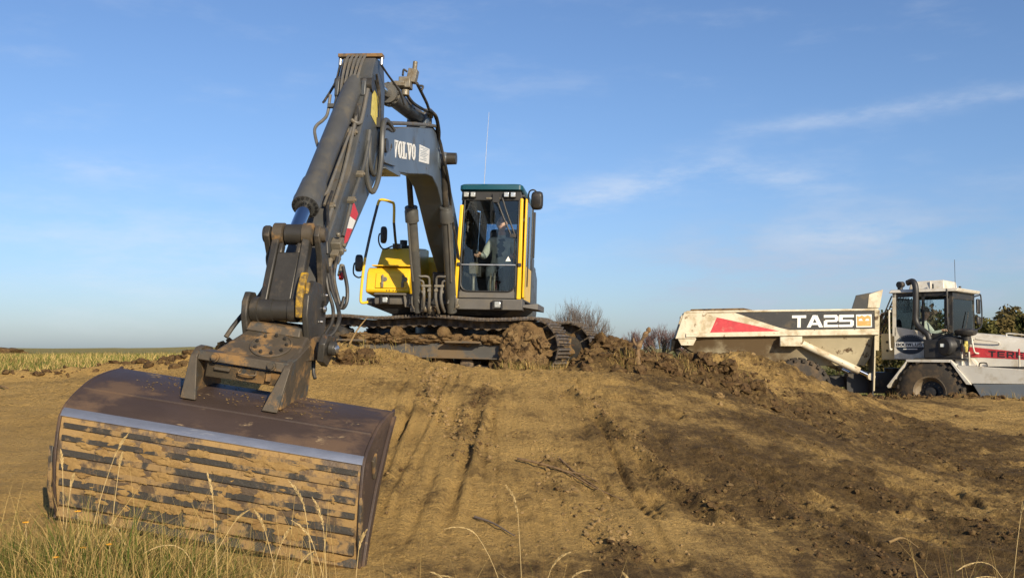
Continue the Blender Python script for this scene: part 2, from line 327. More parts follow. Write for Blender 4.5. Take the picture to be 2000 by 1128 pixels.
def lettering(name, text, o, ex, ey, w, h, gap, nrm, mat, parent, glyphs=GL, M=None, depth=0.004, slant=0.0):
    o, ex, ey, nrm = Vector(o), Vector(ex).normalized(), Vector(ey).normalized(), Vector(nrm).normalized()
    mb = MB(); x = 0; k = 0
    for ch in text:
        ww = w[ch] if isinstance(w, dict) else w
        for pg in glyphs[ch]:
            k += 1   # strokes of one letter overlap: set each a hair prouder
            base = [o+ex*(x+px*ww+slant*py*h)+ey*(py*h)+nrm*(0.0004*(k % 5)) for px, py in pg]
            mb.extr(base, nrm*depth)
        x += ww+gap
    return mb.build(name, mat, parent, M=M, smooth=0)

# ------------------------------------------------------------------ ground
CP = np.array([
 (-6,3,.3),(-3,3,.12),(0,3,0),(4,3,0),(8,3,0),(-9,6,.6),(-6,6.8,.46),(-3.2,6.9,.40),(-2.1,6.85,.24),(-1.1,6.8,.11),(1,6.8,0),(4,6.8,-.02),(8,6.8,0),(13,7,0),
 (-8,9,.75),(-6,9,.62),(-3.3,9,.64),(-1,9,.52),(1,9,.40),(4,9,.15),(9,9,.10),
 (-8,11,.9),(-6,11,.86),(-4,11,.95),(-1.5,11,1.04),(1,11,.92),(4,11,.50),(9,11,.17),(14,11,.15),
 (-7,12.8,1.02),(-4.2,12.6,1.20),(-2.9,12.7,1.54),(-2.0,12.7,1.57),(-1.1,12.9,1.43),(0,13.1,1.30),(1.6,12.9,1.28),(3,12.6,.9),(9,13,.25),
 (-7,14.6,1.12),(-4.6,14.6,1.34),(-2.4,14.6,1.36),(-1,14.4,1.28),(.2,13.9,1.26),(1.5,15.3,1.52),(2.2,15.3,1.5),(1.4,14.2,1.36),(2.3,14.4,1.38),(3.4,14.6,1.12),(9,15,.36),
 (-3,16,1.28),(-1,16,1.22),(1,16,1.25),(2.5,16,1.34),(-8,16,1.18),(-6,16.2,1.28),(-8.2,19,1.20),(-5.5,19,1.29),(-12,16,1.10),(-12,20,1.22),
 (4.0,17,1.52),(3.0,16.2,1.42),(4.9,17.3,1.22),(5.8,17.7,.84),(4.0,15,.92),(4,13.4,.55),(6,15.5,.45),(3.2,19,.95),(5,20,.4),
 (7,17,.48),(9,18,.48),(7.5,20,.54),(9.3,20.3,.50),(11,20.2,.45),(8,21.8,.0),(9.4,21.9,-.10),(11,21.6,-.10),(6,23,-.18),(4,23.3,-.12),(9,24.5,-.17),(12,23,-.17),(3,26,.1),(6,27,-.17),(13,26,-.15),
 (-10,28,1.26),(-3,22,1.36),(0,22,1.3),(0,30,1.15),(-4,30,1.30),(6,33,.1),(14,33,.05),(20,28,0),(20,20,.25),(-18,20,1.22),(-16,12,.95),(-16,6,.7),(20,10,.1),(20,4,0),(-18,32,1.27),
], float)
def tps(d2): return np.where(d2 > 1e-9, 0.5*d2*np.log(np.maximum(d2, 1e-9)), 0.0)
_x, _y, _z = CP.T; _n = len(CP)
_A = np.zeros((_n+3, _n+3)); _A[:_n, :_n] = tps((_x[:, None]-_x)**2+(_y[:, None]-_y)**2)+np.eye(_n)*0.05
_A[:_n, _n:] = np.c_[np.ones(_n), _x, _y]; _A[_n:, :_n] = _A[:_n, _n:].T
_w = np.linalg.solve(_A, np.r_[_z, 0, 0, 0])
def hashf(ix, iy, s):
    h = (ix*374761393+iy*668265263+s*1442695041) & 0xffffffff
    h = ((h ^ (h >> 13))*1274126177) & 0xffffffff
    return ((h ^ (h >> 16)) & 0xffff)/65535.0
def vnoise(x, y, s=0):
    ix, iy = np.floor(x).astype(np.int64), np.floor(y).astype(np.int64); fx, fy = x-ix, y-iy
    fx, fy = fx*fx*(3-2*fx), fy*fy*(3-2*fy)
    a, b, c, d = hashf(ix, iy, s), hashf(ix+1, iy, s), hashf(ix, iy+1, s), hashf(ix+1, iy+1, s)
    return (a*(1-fx)+b*fx)*(1-fy)+(c*(1-fx)+d*fx)*fy
def fbm(x, y, o=4, s=0, g=0.5):
    v = 0; a = 1; t = 0
    for k in range(o): v = v+a*vnoise(x*2**k+17.3*k, y*2**k-9.1*k, s+k); t += a; a *= g
    return v/t-0.5
def seg_d(x, y, pts):
    d = np.full(x.shape, 9e9); tt = np.zeros(x.shape)
    for (ax, ay), (bx, by) in zip(pts, pts[1:]):
        t = np.clip(((x-ax)*(bx-ax)+(y-ay)*(by-ay))/((bx-ax)**2+(by-ay)**2), 0, 1)
        q = np.hypot(x-ax-t*(bx-ax), y-ay-t*(by-ay)); d = np.minimum(d, q)
    return d
RIDGES = [  # line, height, width: windrows of loose soil left by the bucket and the tracks
 ([(.72,11.6),(1.1,10.3),(1.5,9.0),(1.75,8.3)], .065, .07), ([(1.9,9.9),(2.3,8.7),(2.7,7.4),(2.9,6.6)], .045, .13),
 ([(-.25,11.6),(-.5,10.4),(-.35,9.4)], .022, .07), ([(.35,9.6),(.62,8.2),(.9,7.2)], .02, .08), ([(3.2,9.4),(4.0,8.4),(4.4,7.6)], .035, .12),
 ([(-.9,12.3),(-.95,11.2),(-.6,10.2)], .035, .05), ([(3.4,12.2),(4.6,11.2),(5.6,10.0)], .045, .12), ([(6.3,19.9),(7.6,20.3),(9.2,20.3),(10.6,20.2),(13,20.0)], .11, .24),
 ([(1.1,13.7),(1.9,13.9),(2.9,13.9),(3.6,14.2)], .13, .30), ([(-5.6,14.9),(-4.6,14.6),(-3.6,14.5)], .14, .25), ([(-9.5,14.6),(-7.6,14.9),(-6.4,15.4),(-5.4,16)], .10, .22)]
_rr = random.Random(17)
GROOVES = []      # drag lines of the bucket teeth and grousers fanning down the slope
for k in range(30):
    x0 = _rr.uniform(-1.3, 2.6); sp = .10*x0+.18*max(0, x0-.4); y1 = _rr.uniform(6.6, 9.5); y0 = min(12.2, y1+_rr.uniform(1.8, 4.2)); p = []
    for j in range(5): t = j/4; p.append((x0+sp*(1-t)*0+sp*t*(y0-y1)/1.6+.05*math.sin(3*t+k), y0+(y1-y0)*t))
    GROOVES.append((p, _rr.choice((-1, -1, 1))*_rr.uniform(.014, .030), _rr.uniform(.022, .045)))
for k in range(16):
    x0 = _rr.uniform(2.0, 5.0); y0 = _rr.uniform(7.2, 12.5); l_ = _rr.uniform(1.0, 2.6); GROOVES.append(([(x0, y0), (x0+l_*.45, y0-l_*.42), (x0+l_, y0-l_*.8)], _rr.choice((-1, 1))*_rr.uniform(.012, .026), _rr.uniform(.025, .05)))
def base_h(x, y):
    x, y = np.asarray(x, float), np.asarray(y, float); sh = x.shape; X, Y = x.ravel(), y.ravel()
    cx, cy = np.clip(X, -18, 20), np.clip(Y, 2, 33)
    z = np.zeros(X.shape)
    for i in range(0, len(X), 20000):
        s = slice(i, i+20000); z[s] = tps((cx[s, None]-_x)**2+(cy[s, None]-_y)**2) @ _w[:_n]+_w[_n]+_w[_n+1]*cx[s]+_w[_n+2]*cy[s]
    return z.reshape(sh)
def detail_h(x, y):
    r = np.clip((x+2.2)/3.0, 0, 1); q = np.clip((x-1.5)/2.5, 0, 1)
    # fine drag marks: across the slope on the left, down it in the middle, diagonal on the right
    g1 = vnoise(x*1.2, y*13, 31)*(1-r); g2 = vnoise(x*15+y*2, y*0.7, 37)*r*(1-q); a = 0.72
    g3 = vnoise((x*a+y*.69)*15, (y*a-x*.69)*.8, 41)*q
    gr = (g1*0.5+g2+g3*1.1-0.4)*np.clip(vnoise(x*.7, y*.7, 43)*2.2-.4, 0, 1)*0.034
    rough = np.clip(vnoise(x*.45+3, y*.45, 51)*2-.6, 0.15, 1); rough = np.maximum(rough, np.clip((y-10.8)/1.5, 0, 1)*1.15)
    d = gr+fbm(x*.9, y*.9, 3, 5)*0.14+fbm(x*5, y*5, 4, 11)*0.055*rough+fbm(x*16, y*16, 3, 19, .75)*0.056*rough
    near = (np.abs(y-12) < 14) & (np.abs(x) < 16)
    for pts, h, wd in RIDGES:
        dd = seg_d(x, y, pts); wv = wd*(0.7+0.7*vnoise(x*3, y*3, 61))
        d = d+h*np.exp(-(dd/wv)**2)*(0.55+0.9*vnoise(x*8, y*8, 67))-0.35*h*np.exp(-((dd-1.8*wd)/wd)**2)
    for pts, h, wd in GROOVES:
        bx0, bx1 = min(p[0] for p in pts)-.3, max(p[0] for p in pts)+.3; by0, by1 = min(p[1] for p in pts)-.3, max(p[1] for p in pts)+.3
        mk = (x > bx0) & (x < bx1) & (y > by0) & (y < by1)
        if mk.any():
            dd = seg_d(x[mk], y[mk], pts); d[mk] += h*np.exp(-(dd/wd)**2)*(.4+.9*vnoise(x[mk]*5, y[mk]*5, 63))-.45*h*np.exp(-((dd-1.9*wd)/wd)**2)
    # pits, hoof and boot prints
    pit = vnoise(x*3.3, y*3.3, 71); d = d-np.clip(pit-.80, 0, 1)*0.45*np.clip((y-6)/2, 0, 1)*np.clip((x+1)/3, 0, 1)
    pile = np.exp(-(((x-3.9)/1.9)**2+((y-16.4)/1.7)**2)); d = d+pile*fbm(x*3, y*3, 4, 81)*0.34
    heap = np.exp(-(((x+1.9)/1.3)**2+((y-12.9)/1.0)**2)); d = d+heap*fbm(x*2.6, y*2.6, 4, 85)*0.36
    return d
def ground_h(x, y):
    x, y = np.asarray(x, float), np.asarray(y, float)
    z = base_h(x, y); far = np.clip((np.hypot(x, y-14)-22)/14, 0, 1); far = far*far*(3-2*far)
    zf = np.where(x < 0, 1.26, 1.26-.86*np.clip(x/12, 0, 1))+fbm(x/40, y/40, 3, 91)*np.clip((np.hypot(x, y)-60)/200, 0, 1)*3.0-np.clip((y-150)/800, 0, 1)*0.3
    d = detail_h(x, y)*np.clip(1-(np.hypot(x, y-12)-14)/14, 0.25, 1)
    und = np.exp(-(((x+.9)/2.3)**4+((y-15.9)/1.9)**4))
    z = z*(1-far)+zf*far+d*(1-0.6*und)-0.03*und
    bk = np.exp(-(((x+2.15)/1.25)**6+((y-7.5)/.75)**6))    # hollow pressed under the bucket
    return z-0.06*bk
def gh(x, y): return float(ground_h(np.array([x]), np.array([y]))[0])
def axis(core0, core1, step, far, grow):
    v = list(np.arange(core0, core1, step)); s = step
    while v[-1] < far: s *= grow; v.append(v[-1]+s)
    s = step
    return v
xs = axis(-5.0, 6.5, 0.026, 1600, 1.075); s = .026; lo = [-5.0]
while lo[-1] > -1600: s *= 1.075; lo.append(lo[-1]-s)
xs = np.array(lo[:0:-1]+xs)
ys = np.array(list(np.arange(-30, 4.2, 1.2))+axis(4.6, 10, 0.024, 10, 1.0)[:-1]+axis(10, 20.6, 0.044, 2200, 1.06))
GX, GY = np.meshgrid(xs, ys); GZ = ground_h(GX, GY)
def grid_mesh(name, X, Y, Z):
    ny, nx = X.shape; me = bpy.data.meshes.new(name)
    co = np.stack([X, Y, Z], -1).reshape(-1, 3); i = np.arange(ny*nx).reshape(ny, nx)
    q = np.stack([i[:-1, :-1], i[:-1, 1:], i[1:, 1:], i[1:, :-1]], -1).reshape(-1, 4)
    me.vertices.add(len(co)); me.vertices.foreach_set('co', co.ravel())
    me.loops.add(q.size); me.loops.foreach_set('vertex_index', q.ravel().astype(np.int32))
    me.polygons.add(len(q)); me.polygons.foreach_set('loop_start', np.arange(0, q.size, 4, dtype=np.int32))
    me.polygons.foreach_set('use_smooth', np.ones(len(q), bool)); me.update(calc_edges=True); return me
gme = grid_mesh('ground', GX, GY, GZ)
# soil cover: 0 = clean sand, 1 = dark humus or painted tree shade; grass: turf that was never dug
def soil_shade_at(x, y):
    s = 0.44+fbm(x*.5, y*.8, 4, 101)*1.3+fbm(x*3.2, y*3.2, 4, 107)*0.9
    s = s+0.42*np.clip((x-.3)/3.2, 0, 1)*np.clip((17.5-y)/3, 0, 1)-0.85*np.clip((-x-1.3)/1.2, 0, 1)  # right side darker: humus plus soft tree shadow put into the colour
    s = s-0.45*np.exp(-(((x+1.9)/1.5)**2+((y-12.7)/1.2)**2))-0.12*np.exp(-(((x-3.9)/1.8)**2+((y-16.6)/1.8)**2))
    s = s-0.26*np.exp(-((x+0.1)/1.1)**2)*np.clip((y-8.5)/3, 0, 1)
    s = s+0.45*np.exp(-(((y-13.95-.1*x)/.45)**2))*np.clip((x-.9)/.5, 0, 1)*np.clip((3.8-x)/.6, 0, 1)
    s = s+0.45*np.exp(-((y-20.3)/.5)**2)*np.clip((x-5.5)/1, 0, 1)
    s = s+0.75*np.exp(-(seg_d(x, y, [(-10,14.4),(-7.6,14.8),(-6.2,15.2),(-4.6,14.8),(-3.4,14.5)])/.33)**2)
    s = s+0.40*np.clip((8.0-y)/1.2, 0, 1)*np.clip((x+1.2)/1, 0, 1)  # near ground darkened: shade painted in as soil colour
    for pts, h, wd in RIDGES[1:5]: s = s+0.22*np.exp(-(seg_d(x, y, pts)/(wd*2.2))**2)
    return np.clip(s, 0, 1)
def grass_at(x, y):
    edge = np.interp(x, [-30, -8, -6.2, -5.0, -3.9, -3.0, 0, 3, 8, 14, 40], [14.7, 15.0, 15.6, 16.6, 18.5, 20, 21, 24, 30, 30, 30])
    g = np.clip((y-edge+fbm(x*1.5, y*1.5, 3, 121)*0.8)/.35, 0, 1)
    return g
sv = soil_shade_at(GX, GY).ravel(); gv = grass_at(GX, GY).ravel()
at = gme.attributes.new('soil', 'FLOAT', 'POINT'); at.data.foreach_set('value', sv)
at = gme.attributes.new('turf', 'FLOAT', 'POINT'); at.data.foreach_set('value', gv)
m = bpy.data.materials.new('ground_sand'); m.use_nodes = True; t = m.node_tree; b = t.nodes['Principled BSDF']
b.inputs['Roughness'].default_value = 0.95; b.inputs['Specular IOR Level'].default_value = 0.15
co = N(t, 'ShaderNodeTexCoord')
def gnoise(sc, det=6, rg=.6):
    n = N(t, 'ShaderNodeTexNoise'); n.inputs['Scale'].default_value = sc; n.inputs['Detail'].default_value = det; n.inputs['Roughness'].default_value = rg
    t.links.new(co.outputs['Object'], n.inputs['Vector']); return n.outputs[0]
def gmix(f, a, c):
    n = N(t, 'ShaderNodeMixRGB')
    for i, v in ((0, f), (1, a), (2, c)):
        if isinstance(v, (int, float)): n.inputs[i].default_value = v
        elif isinstance(v, tuple): n.inputs[i].default_value = (*v, 1)
        else: t.links.new(v, n.inputs[i])
    return n.outputs[0]
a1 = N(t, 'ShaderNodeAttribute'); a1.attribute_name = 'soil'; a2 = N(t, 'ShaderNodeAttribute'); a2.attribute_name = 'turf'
sand = gmix(ramp(t, gnoise(1.3), .35, .7), (0.58, 0.378, 0.134), (0.46, 0.297, 0.105))
sand = gmix(ramp(t, gnoise(22, 5, .7), .5, .75), sand, (0.28, 0.182, 0.064))
soil = gmix(ramp(t, gnoise(7, 7, .7), .35, .7), (0.098, 0.062, 0.028), (0.21, 0.134, 0.053))  # dark tone for humus and for the painted tree shade
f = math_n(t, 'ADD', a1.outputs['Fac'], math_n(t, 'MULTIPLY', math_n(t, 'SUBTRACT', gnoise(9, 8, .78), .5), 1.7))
mpg = N(t, 'ShaderNodeMapping'); t.links.new(co.outputs['Object'], mpg.inputs[0]); mpg.inputs['Scale'].default_value = (26, 1.6, 8); mpg.inputs['Rotation'].default_value = (0, 0, R(9))
sn = N(t, 'ShaderNodeTexNoise'); sn.inputs['Scale'].default_value = 1; sn.inputs['Detail'].default_value = 5; sn.inputs['Roughness'].default_value = .65; t.links.new(mpg.outputs[0], sn.inputs['Vector'])
f = math_n(t, 'ADD', f, math_n(t, 'MULTIPLY', math_n(t, 'SUBTRACT', sn.outputs[0], .5), .55))    # drag marks of the bucket
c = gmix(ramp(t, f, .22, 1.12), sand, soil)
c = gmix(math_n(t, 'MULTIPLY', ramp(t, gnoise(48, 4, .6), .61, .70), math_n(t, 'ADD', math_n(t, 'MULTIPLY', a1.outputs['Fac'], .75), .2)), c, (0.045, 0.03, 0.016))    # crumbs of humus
turf = gmix(ramp(t, gnoise(3, 6, .7), .4, .6), (0.22, 0.20, 0.06), (0.34, 0.27, 0.11))
c = gmix(a2.outputs['Fac'], c, turf)
t.links.new(c, b.inputs['Base Color'])
bn = N(t, 'ShaderNodeBump'); bn.inputs['Strength'].default_value = 1.0; bn.inputs['Distance'].default_value = 0.08
t.links.new(math_n(t, 'ADD', gnoise(30, 7, .7), math_n(t, 'ADD', math_n(t, 'MULTIPLY', gnoise(110, 4, .7), .4), math_n(t, 'MULTIPLY', sn.outputs[0], .5))), bn.inputs['Height']); t.links.new(bn.outputs[0], b.inputs['Normal'])
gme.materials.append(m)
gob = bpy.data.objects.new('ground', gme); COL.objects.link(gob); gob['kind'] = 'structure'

# ================================================================== excavator
EXL, EXR = Vector((-0.98, 16.0, 1.24)), (0, R(1.2), R(-6.0))
ex = empty('excavator', EXL, EXR, label='grey and yellow crawler excavator with its raised dark boom, standing on the sand mound', cat='excavator')
def hoseset(name, mat, parent, sets, n=8, k=6, M=None):
    for pts, r in sets:
        MB().tube([L(*p) for p in pts], r, n, k).build(name, mat, parent, M=M)
# ---- undercarriage, turned 15 degrees against the upper structure
TA = R(-12)
TM = Matrix.Rotation(TA, 4, 'Z')
mb = MB().box((0, 0, .42), (1.5, 1.3, .34)).box((.95, 0, .42), (.5, 1.7, .26)).box((-.95, 0, .42), (.5, 1.7, .26))
mb.build('car_body', 'frame_grey', ex, M=TM, bevel=.02)
MB().cyl((0, 0, .55), (0, 0, .95), .58, n=32).build('swing_bearing', 'dark_steel', ex)
WS, WZ, WR = 1.62, .40, .36        # end wheels: position along the track, height, radius
def belt_path(n=52):
    P = []; q = 200
    def top_sag(s): return .018*math.cos(s/1.62*math.pi*2.0)-.035
    for i in range(q): P.append((WS-2*WS*i/q, WZ-WR))                             # bottom run, right to left
    for i in range(q//3): a = -math.pi/2-math.pi*i/(q//3); P.append((-WS+WR*math.cos(a), WZ+WR*math.sin(a)))
    for i in range(q): s = -WS+2*WS*i/q; e = min(1, (WS-abs(s))/.3); P.append((s, WZ+WR+top_sag(s)*e*1.0+.035*e*(1 if s < .6 else max(0, 1-(s-.6)))))
    for i in range(q//3): a = math.pi/2-math.pi*i/(q//3); P.append((WS+WR*math.cos(a), WZ+WR*math.sin(a)))
    P = np.array(P); d = np.r_[0, np.cumsum(np.hypot(*np.diff(np.r_[P, P[:1]], axis=0).T))]
    Q = np.r_[P, P[:1]]; o = []
    for i in range(n):
        t = d[-1]*i/n; x, z = np.interp(t, d, Q[:, 0]), np.interp(t, d, Q[:, 1]); t2 = (t+.03) % d[-1]; x2, z2 = np.interp(t2, d, Q[:, 0]), np.interp(t2, d, Q[:, 1])
        o.append((x, z, math.atan2(z2-z, x2-x)))
    return o, d[-1]/n
path, pitch = belt_path()
shoe_mesh = None
for side in (-1, 1):       # -1 is the track towards the camera
    yc = side*1.0
    base = TM @ Matrix.Translation((.10, yc, 0))
    tm = MB()              # link chain with its pads
    for (x, z, a), (x2, z2, a2) in zip(path, path[1:]+path[:1]):
        nx_, nz_ = math.sin(a)*.035, -math.cos(a)*.035
        for dy in (-.09, .09): tm.cyl((x+nx_, dy-.03, z+nz_), (x+nx_, dy+.03, z+nz_), .065, n=8)
        c_ = Vector(((x+x2)/2, 0, (z+z2)/2)); tm.box(c_+Vector((nx_, 0, nz_))*.6, (pitch*.97, .24, .10), (0, -math.degrees(a), 0))
    track = tm.build('track', 'track_steel', ex, M=base)
    for k, (x, z, a) in enumerate(path):
        nx, nz = -math.sin(a), math.cos(a)         # outward
        if shoe_mesh is None:
            sb = MB().box((0, 0, .012), (pitch*1.02, .60, .022)); sb.mi = 1
            for gx in (-.055, .0, .055): sb.loft([[Vector((gx+dx, yy, zz)) for dx, zz in ((-.012, .022), (.012, .022), (.006, .05), (-.006, .05))] for yy in (-.3, .3)])
            so = sb.build('track_shoe', ['track_steel', 'shoe_edge'], track, smooth=0); shoe_mesh = so.data
        else:
            so = bpy.data.objects.new('track_shoe', shoe_mesh); COL.objects.link(so); so.parent = track
        rot = Matrix(((math.cos(a), 0, nx), (0, 1, 0), (math.sin(a), 0, nz))).to_4x4()
        so.matrix_local = base @ Matrix.Translation((x+nx*.035, random.Random(k).uniform(-.004, .004), z+nz*.035)) @ rot
    # side frame
    fm = MB(); f = lambda s, z: Vector((s, 0, z))
    prof = [(-1.35, .22), (1.28, .22), (1.34, .34), (1.16, .46), (.85, .52), (-1.0, .52), (-1.35, .42)]
    fm.loft([[Vector((s, yy, z)) for s, z in prof] for yy in (-.17, .17)])
    fm.box((-.04, side*.20, .225), (2.5, .16, .02))
    fm.build('track_frame', 'frame_grey', ex, M=base, bevel=.012)
    for s0, s1 in ((-1.45, -1.0), (.32, .86)):
        MB().box(((s0+s1)/2, side*.25, .46), (s1-s0, .2, .03)).box(((s0+s1)/2, side*.25, .435), (s1-s0, .012, .02)).build('step_plate', 'frame_grey', ex, M=base, bevel=.004)
    for s in (-.52, .24):
        MB().lathe((s, side*-.05, .60), (0, side, 0), [(0, .045), (.16, .045), (.16, .075), (.2, .085), (.30, .085), (.33, .07), (.34, .03)], 18).build('carrier_roller', 'mud', ex, M=base)
    for k in range(6):
        s = -1.15+k*.44
        MB().lathe((s, -.2, .15), (0, 1, 0), [(0, .05), (.02, .10), (.08, .10), (.09, .085), (.31, .085), (.32, .10), (.38, .10), (.4, .05)], 16).build('track_roller', 'mud' if k % 2 else 'track_steel', ex, M=base)
    for s, nm in ((-WS, 'drive_sprocket'), (WS, 'idler_wheel')):
        wm = MB().lathe((s, -.2, WZ), (0, 1, 0), [(0, .1), (0, .2), (.08, .22), (.1, .31), (.3, .31), (.32, .22), (.4, .2), (.4, .1)], 28)
        if nm == 'drive_sprocket':
            for i in range(18): a = 6.28318*i/18; wm.box((s+.325*math.cos(a), 0, WZ+.325*math.sin(a)), (.05, .07, .05), (0, -math.degrees(a), 0))
        wm.build(nm, 'dark_steel', ex, M=base)
    # packed earth on the frame and clotted round the wheels
    em = MB(); rg = random.Random(5+side)
    for i in range(120):
        s = rg.uniform(-1.4, 1.3); em.lump((s, side*rg.uniform(.06, .20), .50+rg.uniform(-.05, .03)), (rg.uniform(.08, .18), rg.uniform(.05, .1), rg.uniform(.02, .06)), i, 3, .5)
    if side == 1:
        for i in range(70): em.lump((rg.uniform(-1.4, 1.4), rg.uniform(-.16, .1), .60+rg.uniform(-.05, .08)), (rg.uniform(.09, .18), .1, rg.uniform(.05, .10)), i+700, 2, .5)
    em.build('packed_earth', 'mud', ex, M=base, kind='stuff')
    em = MB()
    if side == -1: em.lump((1.50, -.20, .37), (.36, .16, .36), 77, 5, .30, 2.2)
    else: em.lump((1.50, -.05, .37), (.33, .2, .33), 78, 4, .3, 2.2)
    for i in range(40):
        a = rg.uniform(0, 6.28); q = .31*math.sqrt(rg.random())
        if side == 1: q *= .8
        em.lump((1.50+q*math.cos(a), side*rg.uniform(.16, .31), .37+q*math.sin(a)), (rg.uniform(.06, .13), rg.uniform(.05, .10), rg.uniform(.06, .13)), i+90, 3, .5, 2.2)
    if side == -1:
        for i in range(16): em.lump((1.50+rg.uniform(-.3, .25), -rg.uniform(.2, .42), rg.uniform(.0, .22)), rg.uniform(.06, .13), i+400, 3, .5, 2.2)
    em.build('mud_clump', 'mud', ex, M=base, kind='stuff')

# ---- upper structure
dk = MB()
dk.loft([[L(b, a, c) for b, a in ((-1.12, 1.15), (1.2, 1.22), (1.22, -1.0), (-1.15, -1.0))] for c in (1.0, 1.10)])
dk.loft([[L(*p) for p in lp] for lp in ([(-.75, 1.05, .86), (.9, 1.05, .86), (1.0, -1.1, .84), (-.8, -1.1, .84)], [(-1.12, 1.16, 1.0), (1.2, 1.18, 1.0), (1.22, -1.1, 1.0), (-1.14, -1.1, 1.0)])])
dk.build('upper_frame', 'black_plastic', ex, bevel=.015)
cw = MB(); lp = []
for c, e in ((.80, .10), (.86, .02), (1.0, 0), (1.6, 0), (1.75, .03), (1.80, .12)):
    pts = []
    for i in range(15):
        t = -1+2*i/14; b = t*(1.22-e); pts.append(L(b, -1.35-(0.80-e)*math.cos(t*1.25)**.7, c))
    pts += [L(1.22-e, -.95, c), L(-(1.22-e), -.95, c)]; lp.append(pts)
cw.loft(lp).build('counterweight', 'grey_paint', ex, bevel=.02)
MB().loft([[L(b, a, c) for b, a in ((-1.1, -.25), (.1, -.25), (.1, -1.5), (-1.1, -1.5))] for c in (1.1, 1.78)]).loft([[L(b, a, c) for b, a in r] for c, r in ((1.78, ((-1.06, -.28), (.06, -.28), (.06, -1.5), (-1.06, -1.5))), (1.86, ((-.98, -.36), (0, -.36), (0, -1.45), (-.98, -1.45))))]).build('engine_hood', 'yellow_paint', ex, bevel=.02)
MB().cyl(L(-.45, -1.1, 1.86), L(-.45, -1.1, 2.25), .06).build('exhaust_pipe', 'dark_steel', ex)
MB().loft([[L(b, a, c) for b, a in ((.36, -.62), (1.2, -.62), (1.2, -1.6), (.36, -1.6))] for c in (1.1, 1.8)]).build('rear_hood', 'grey_paint', ex, bevel=.03)
# right-hand (picture left) front: tool box, fuel tank, bumper
tb = MB().prism([(1.16, 1.17), (1.20, 1.20), (1.14, 1.48), (1.06, 1.56), (.55, 1.58), (.55, 1.12)], -1.13, -.46)
tb.build('tool_box', 'yellow_paint', ex, bevel=.025)
MB().prism([(1.212, 1.245), (1.158, 1.475), (1.118, 1.475), (1.17, 1.245)], -.98, -.50).build('tool_box_door', 'yellow_paint', ex, bevel=.008)
MB().prism([(.95, 1.585), (.62, 1.90), (.05, 1.95), (-.2, 1.95), (-.2, 1.1), (.95, 1.1)], -1.03, -.44).build('fuel_tank', 'yellow_paint', ex, bevel=.02)
MB().prism([(1.12, 1.582), (1.12, 1.60), (.6, 1.60), (.6, 1.582)], -1.06, -.42).build('step_tread', 'yellow_paint', ex, bevel=.003)
MB().prism([(.25, 1.952), (.25, 1.985), (.0, 1.985), (.0, 1.952)], -.86, -.66).cyl(L(-.76, .30, 1.95), L(-.76, .30, 2.06), .06).build('tank_cap', 'black_plastic', ex)
for b in (-.87, -.56):
    lt = MB().box(L(b, 1.195, 1.39), (.03, .025, .11)).box(L(b, 1.215, 1.30), (.035, .03, .09)).cyl(L(b+.035, 1.18, 1.38), L(b+.035, 1.2, 1.38), .035).build('latch', 'fitting_steel', ex, bevel=.004)
for b in (-.80, -.76, -.70, -.66): MB().cyl(L(b, 1.17, 1.212), L(b, 1.205, 1.212), .008, n=8).build('bolt', 'black_plastic', ex)
MB().box(L(-.72, 1.178, 1.40), (.09, .012, .012)).box(L(-.675, 1.178, 1.385), (.012, .012, .04)).build('recess_handle', 'yellow_paint', ex)
bp = MB().prism([(1.24, 1.00), (1.26, 1.03), (1.26, 1.13), (1.16, 1.17), (.9, 1.17), (.9, 1.0)], -.97, -.50)
bp.hexa([L(-.97, 1.35, 1.135), L(-.46, 1.35, 1.135), L(-.46, 1.2, 1.135), L(-.97, 1.2, 1.135), L(-.95, 1.35, 1.165), L(-.48, 1.35, 1.165), L(-.48, 1.2, 1.172), L(-.95, 1.2, 1.172)])
bp.hexa([L(-.50, 1.30, .96), L(-.40, 1.26, .96), L(-.40, 1.1, .96), L(-.50, 1.1, .96), L(-.52, 1.34, 1.15), L(-.40, 1.28, 1.15), L(-.40, 1.1, 1.17), L(-.50, 1.1, 1.17)])
bp.build('bumper', 'sill_paint', ex, bevel=.008)
def headlight(b, a, c, s, name='headlight'):
    h = MB().box(L(b, a, c), (s*1.25, .06, s*1.1)).build(name, 'black_plastic', ex, bevel=.008)
    MB().box(L(b, a+.034, c), (s*.8, .02, s*.75)).build('lens', 'lamp_lens', h, bevel=.012)
    for dx in (-.55, .55): MB().box(L(b+dx*s, a+.045, c), (.012, .02, s*1.15)).build('guard_bar', 'black_plastic', h)
    return h
headlight(-.80, 1.27, 1.065, .10)
# hand rail
MB().tube([L(-1.08, 1.20, 1.03), L(-1.17, 1.22, 1.02), L(-1.19, 1.22, 1.10), L(-1.17, 1.21, 1.45), L(-1.145, 1.20, 1.70)], .021, 10, 6).build('hand_rail', 'yellow_paint', ex)
MB().tube([L(-1.145, 1.20, 1.70), L(-1.08, 1.14, 2.12), L(-1.005, 1.10, 2.50)], .021, 10, 4).build('hand_rail', 'grey_paint', ex)
MB().tube([L(-1.005, 1.10, 2.50), L(-.985, 1.08, 2.575), L(-.94, 1.04, 2.60), L(-.83, .98, 2.575), L(-.785, .95, 2.53), L(-.78, .94, 2.26)], .021, 10, 6).build('hand_rail', 'yellow_paint', ex)
MB().tube([L(-.78, .94, 2.26), L(-.79, .75, 2.0), L(-.795, .62, 1.90)], .021, 10, 5).box(L(-.795, .60, 1.935), (.12, .12, .07)).build('hand_rail', 'grey_paint', ex)
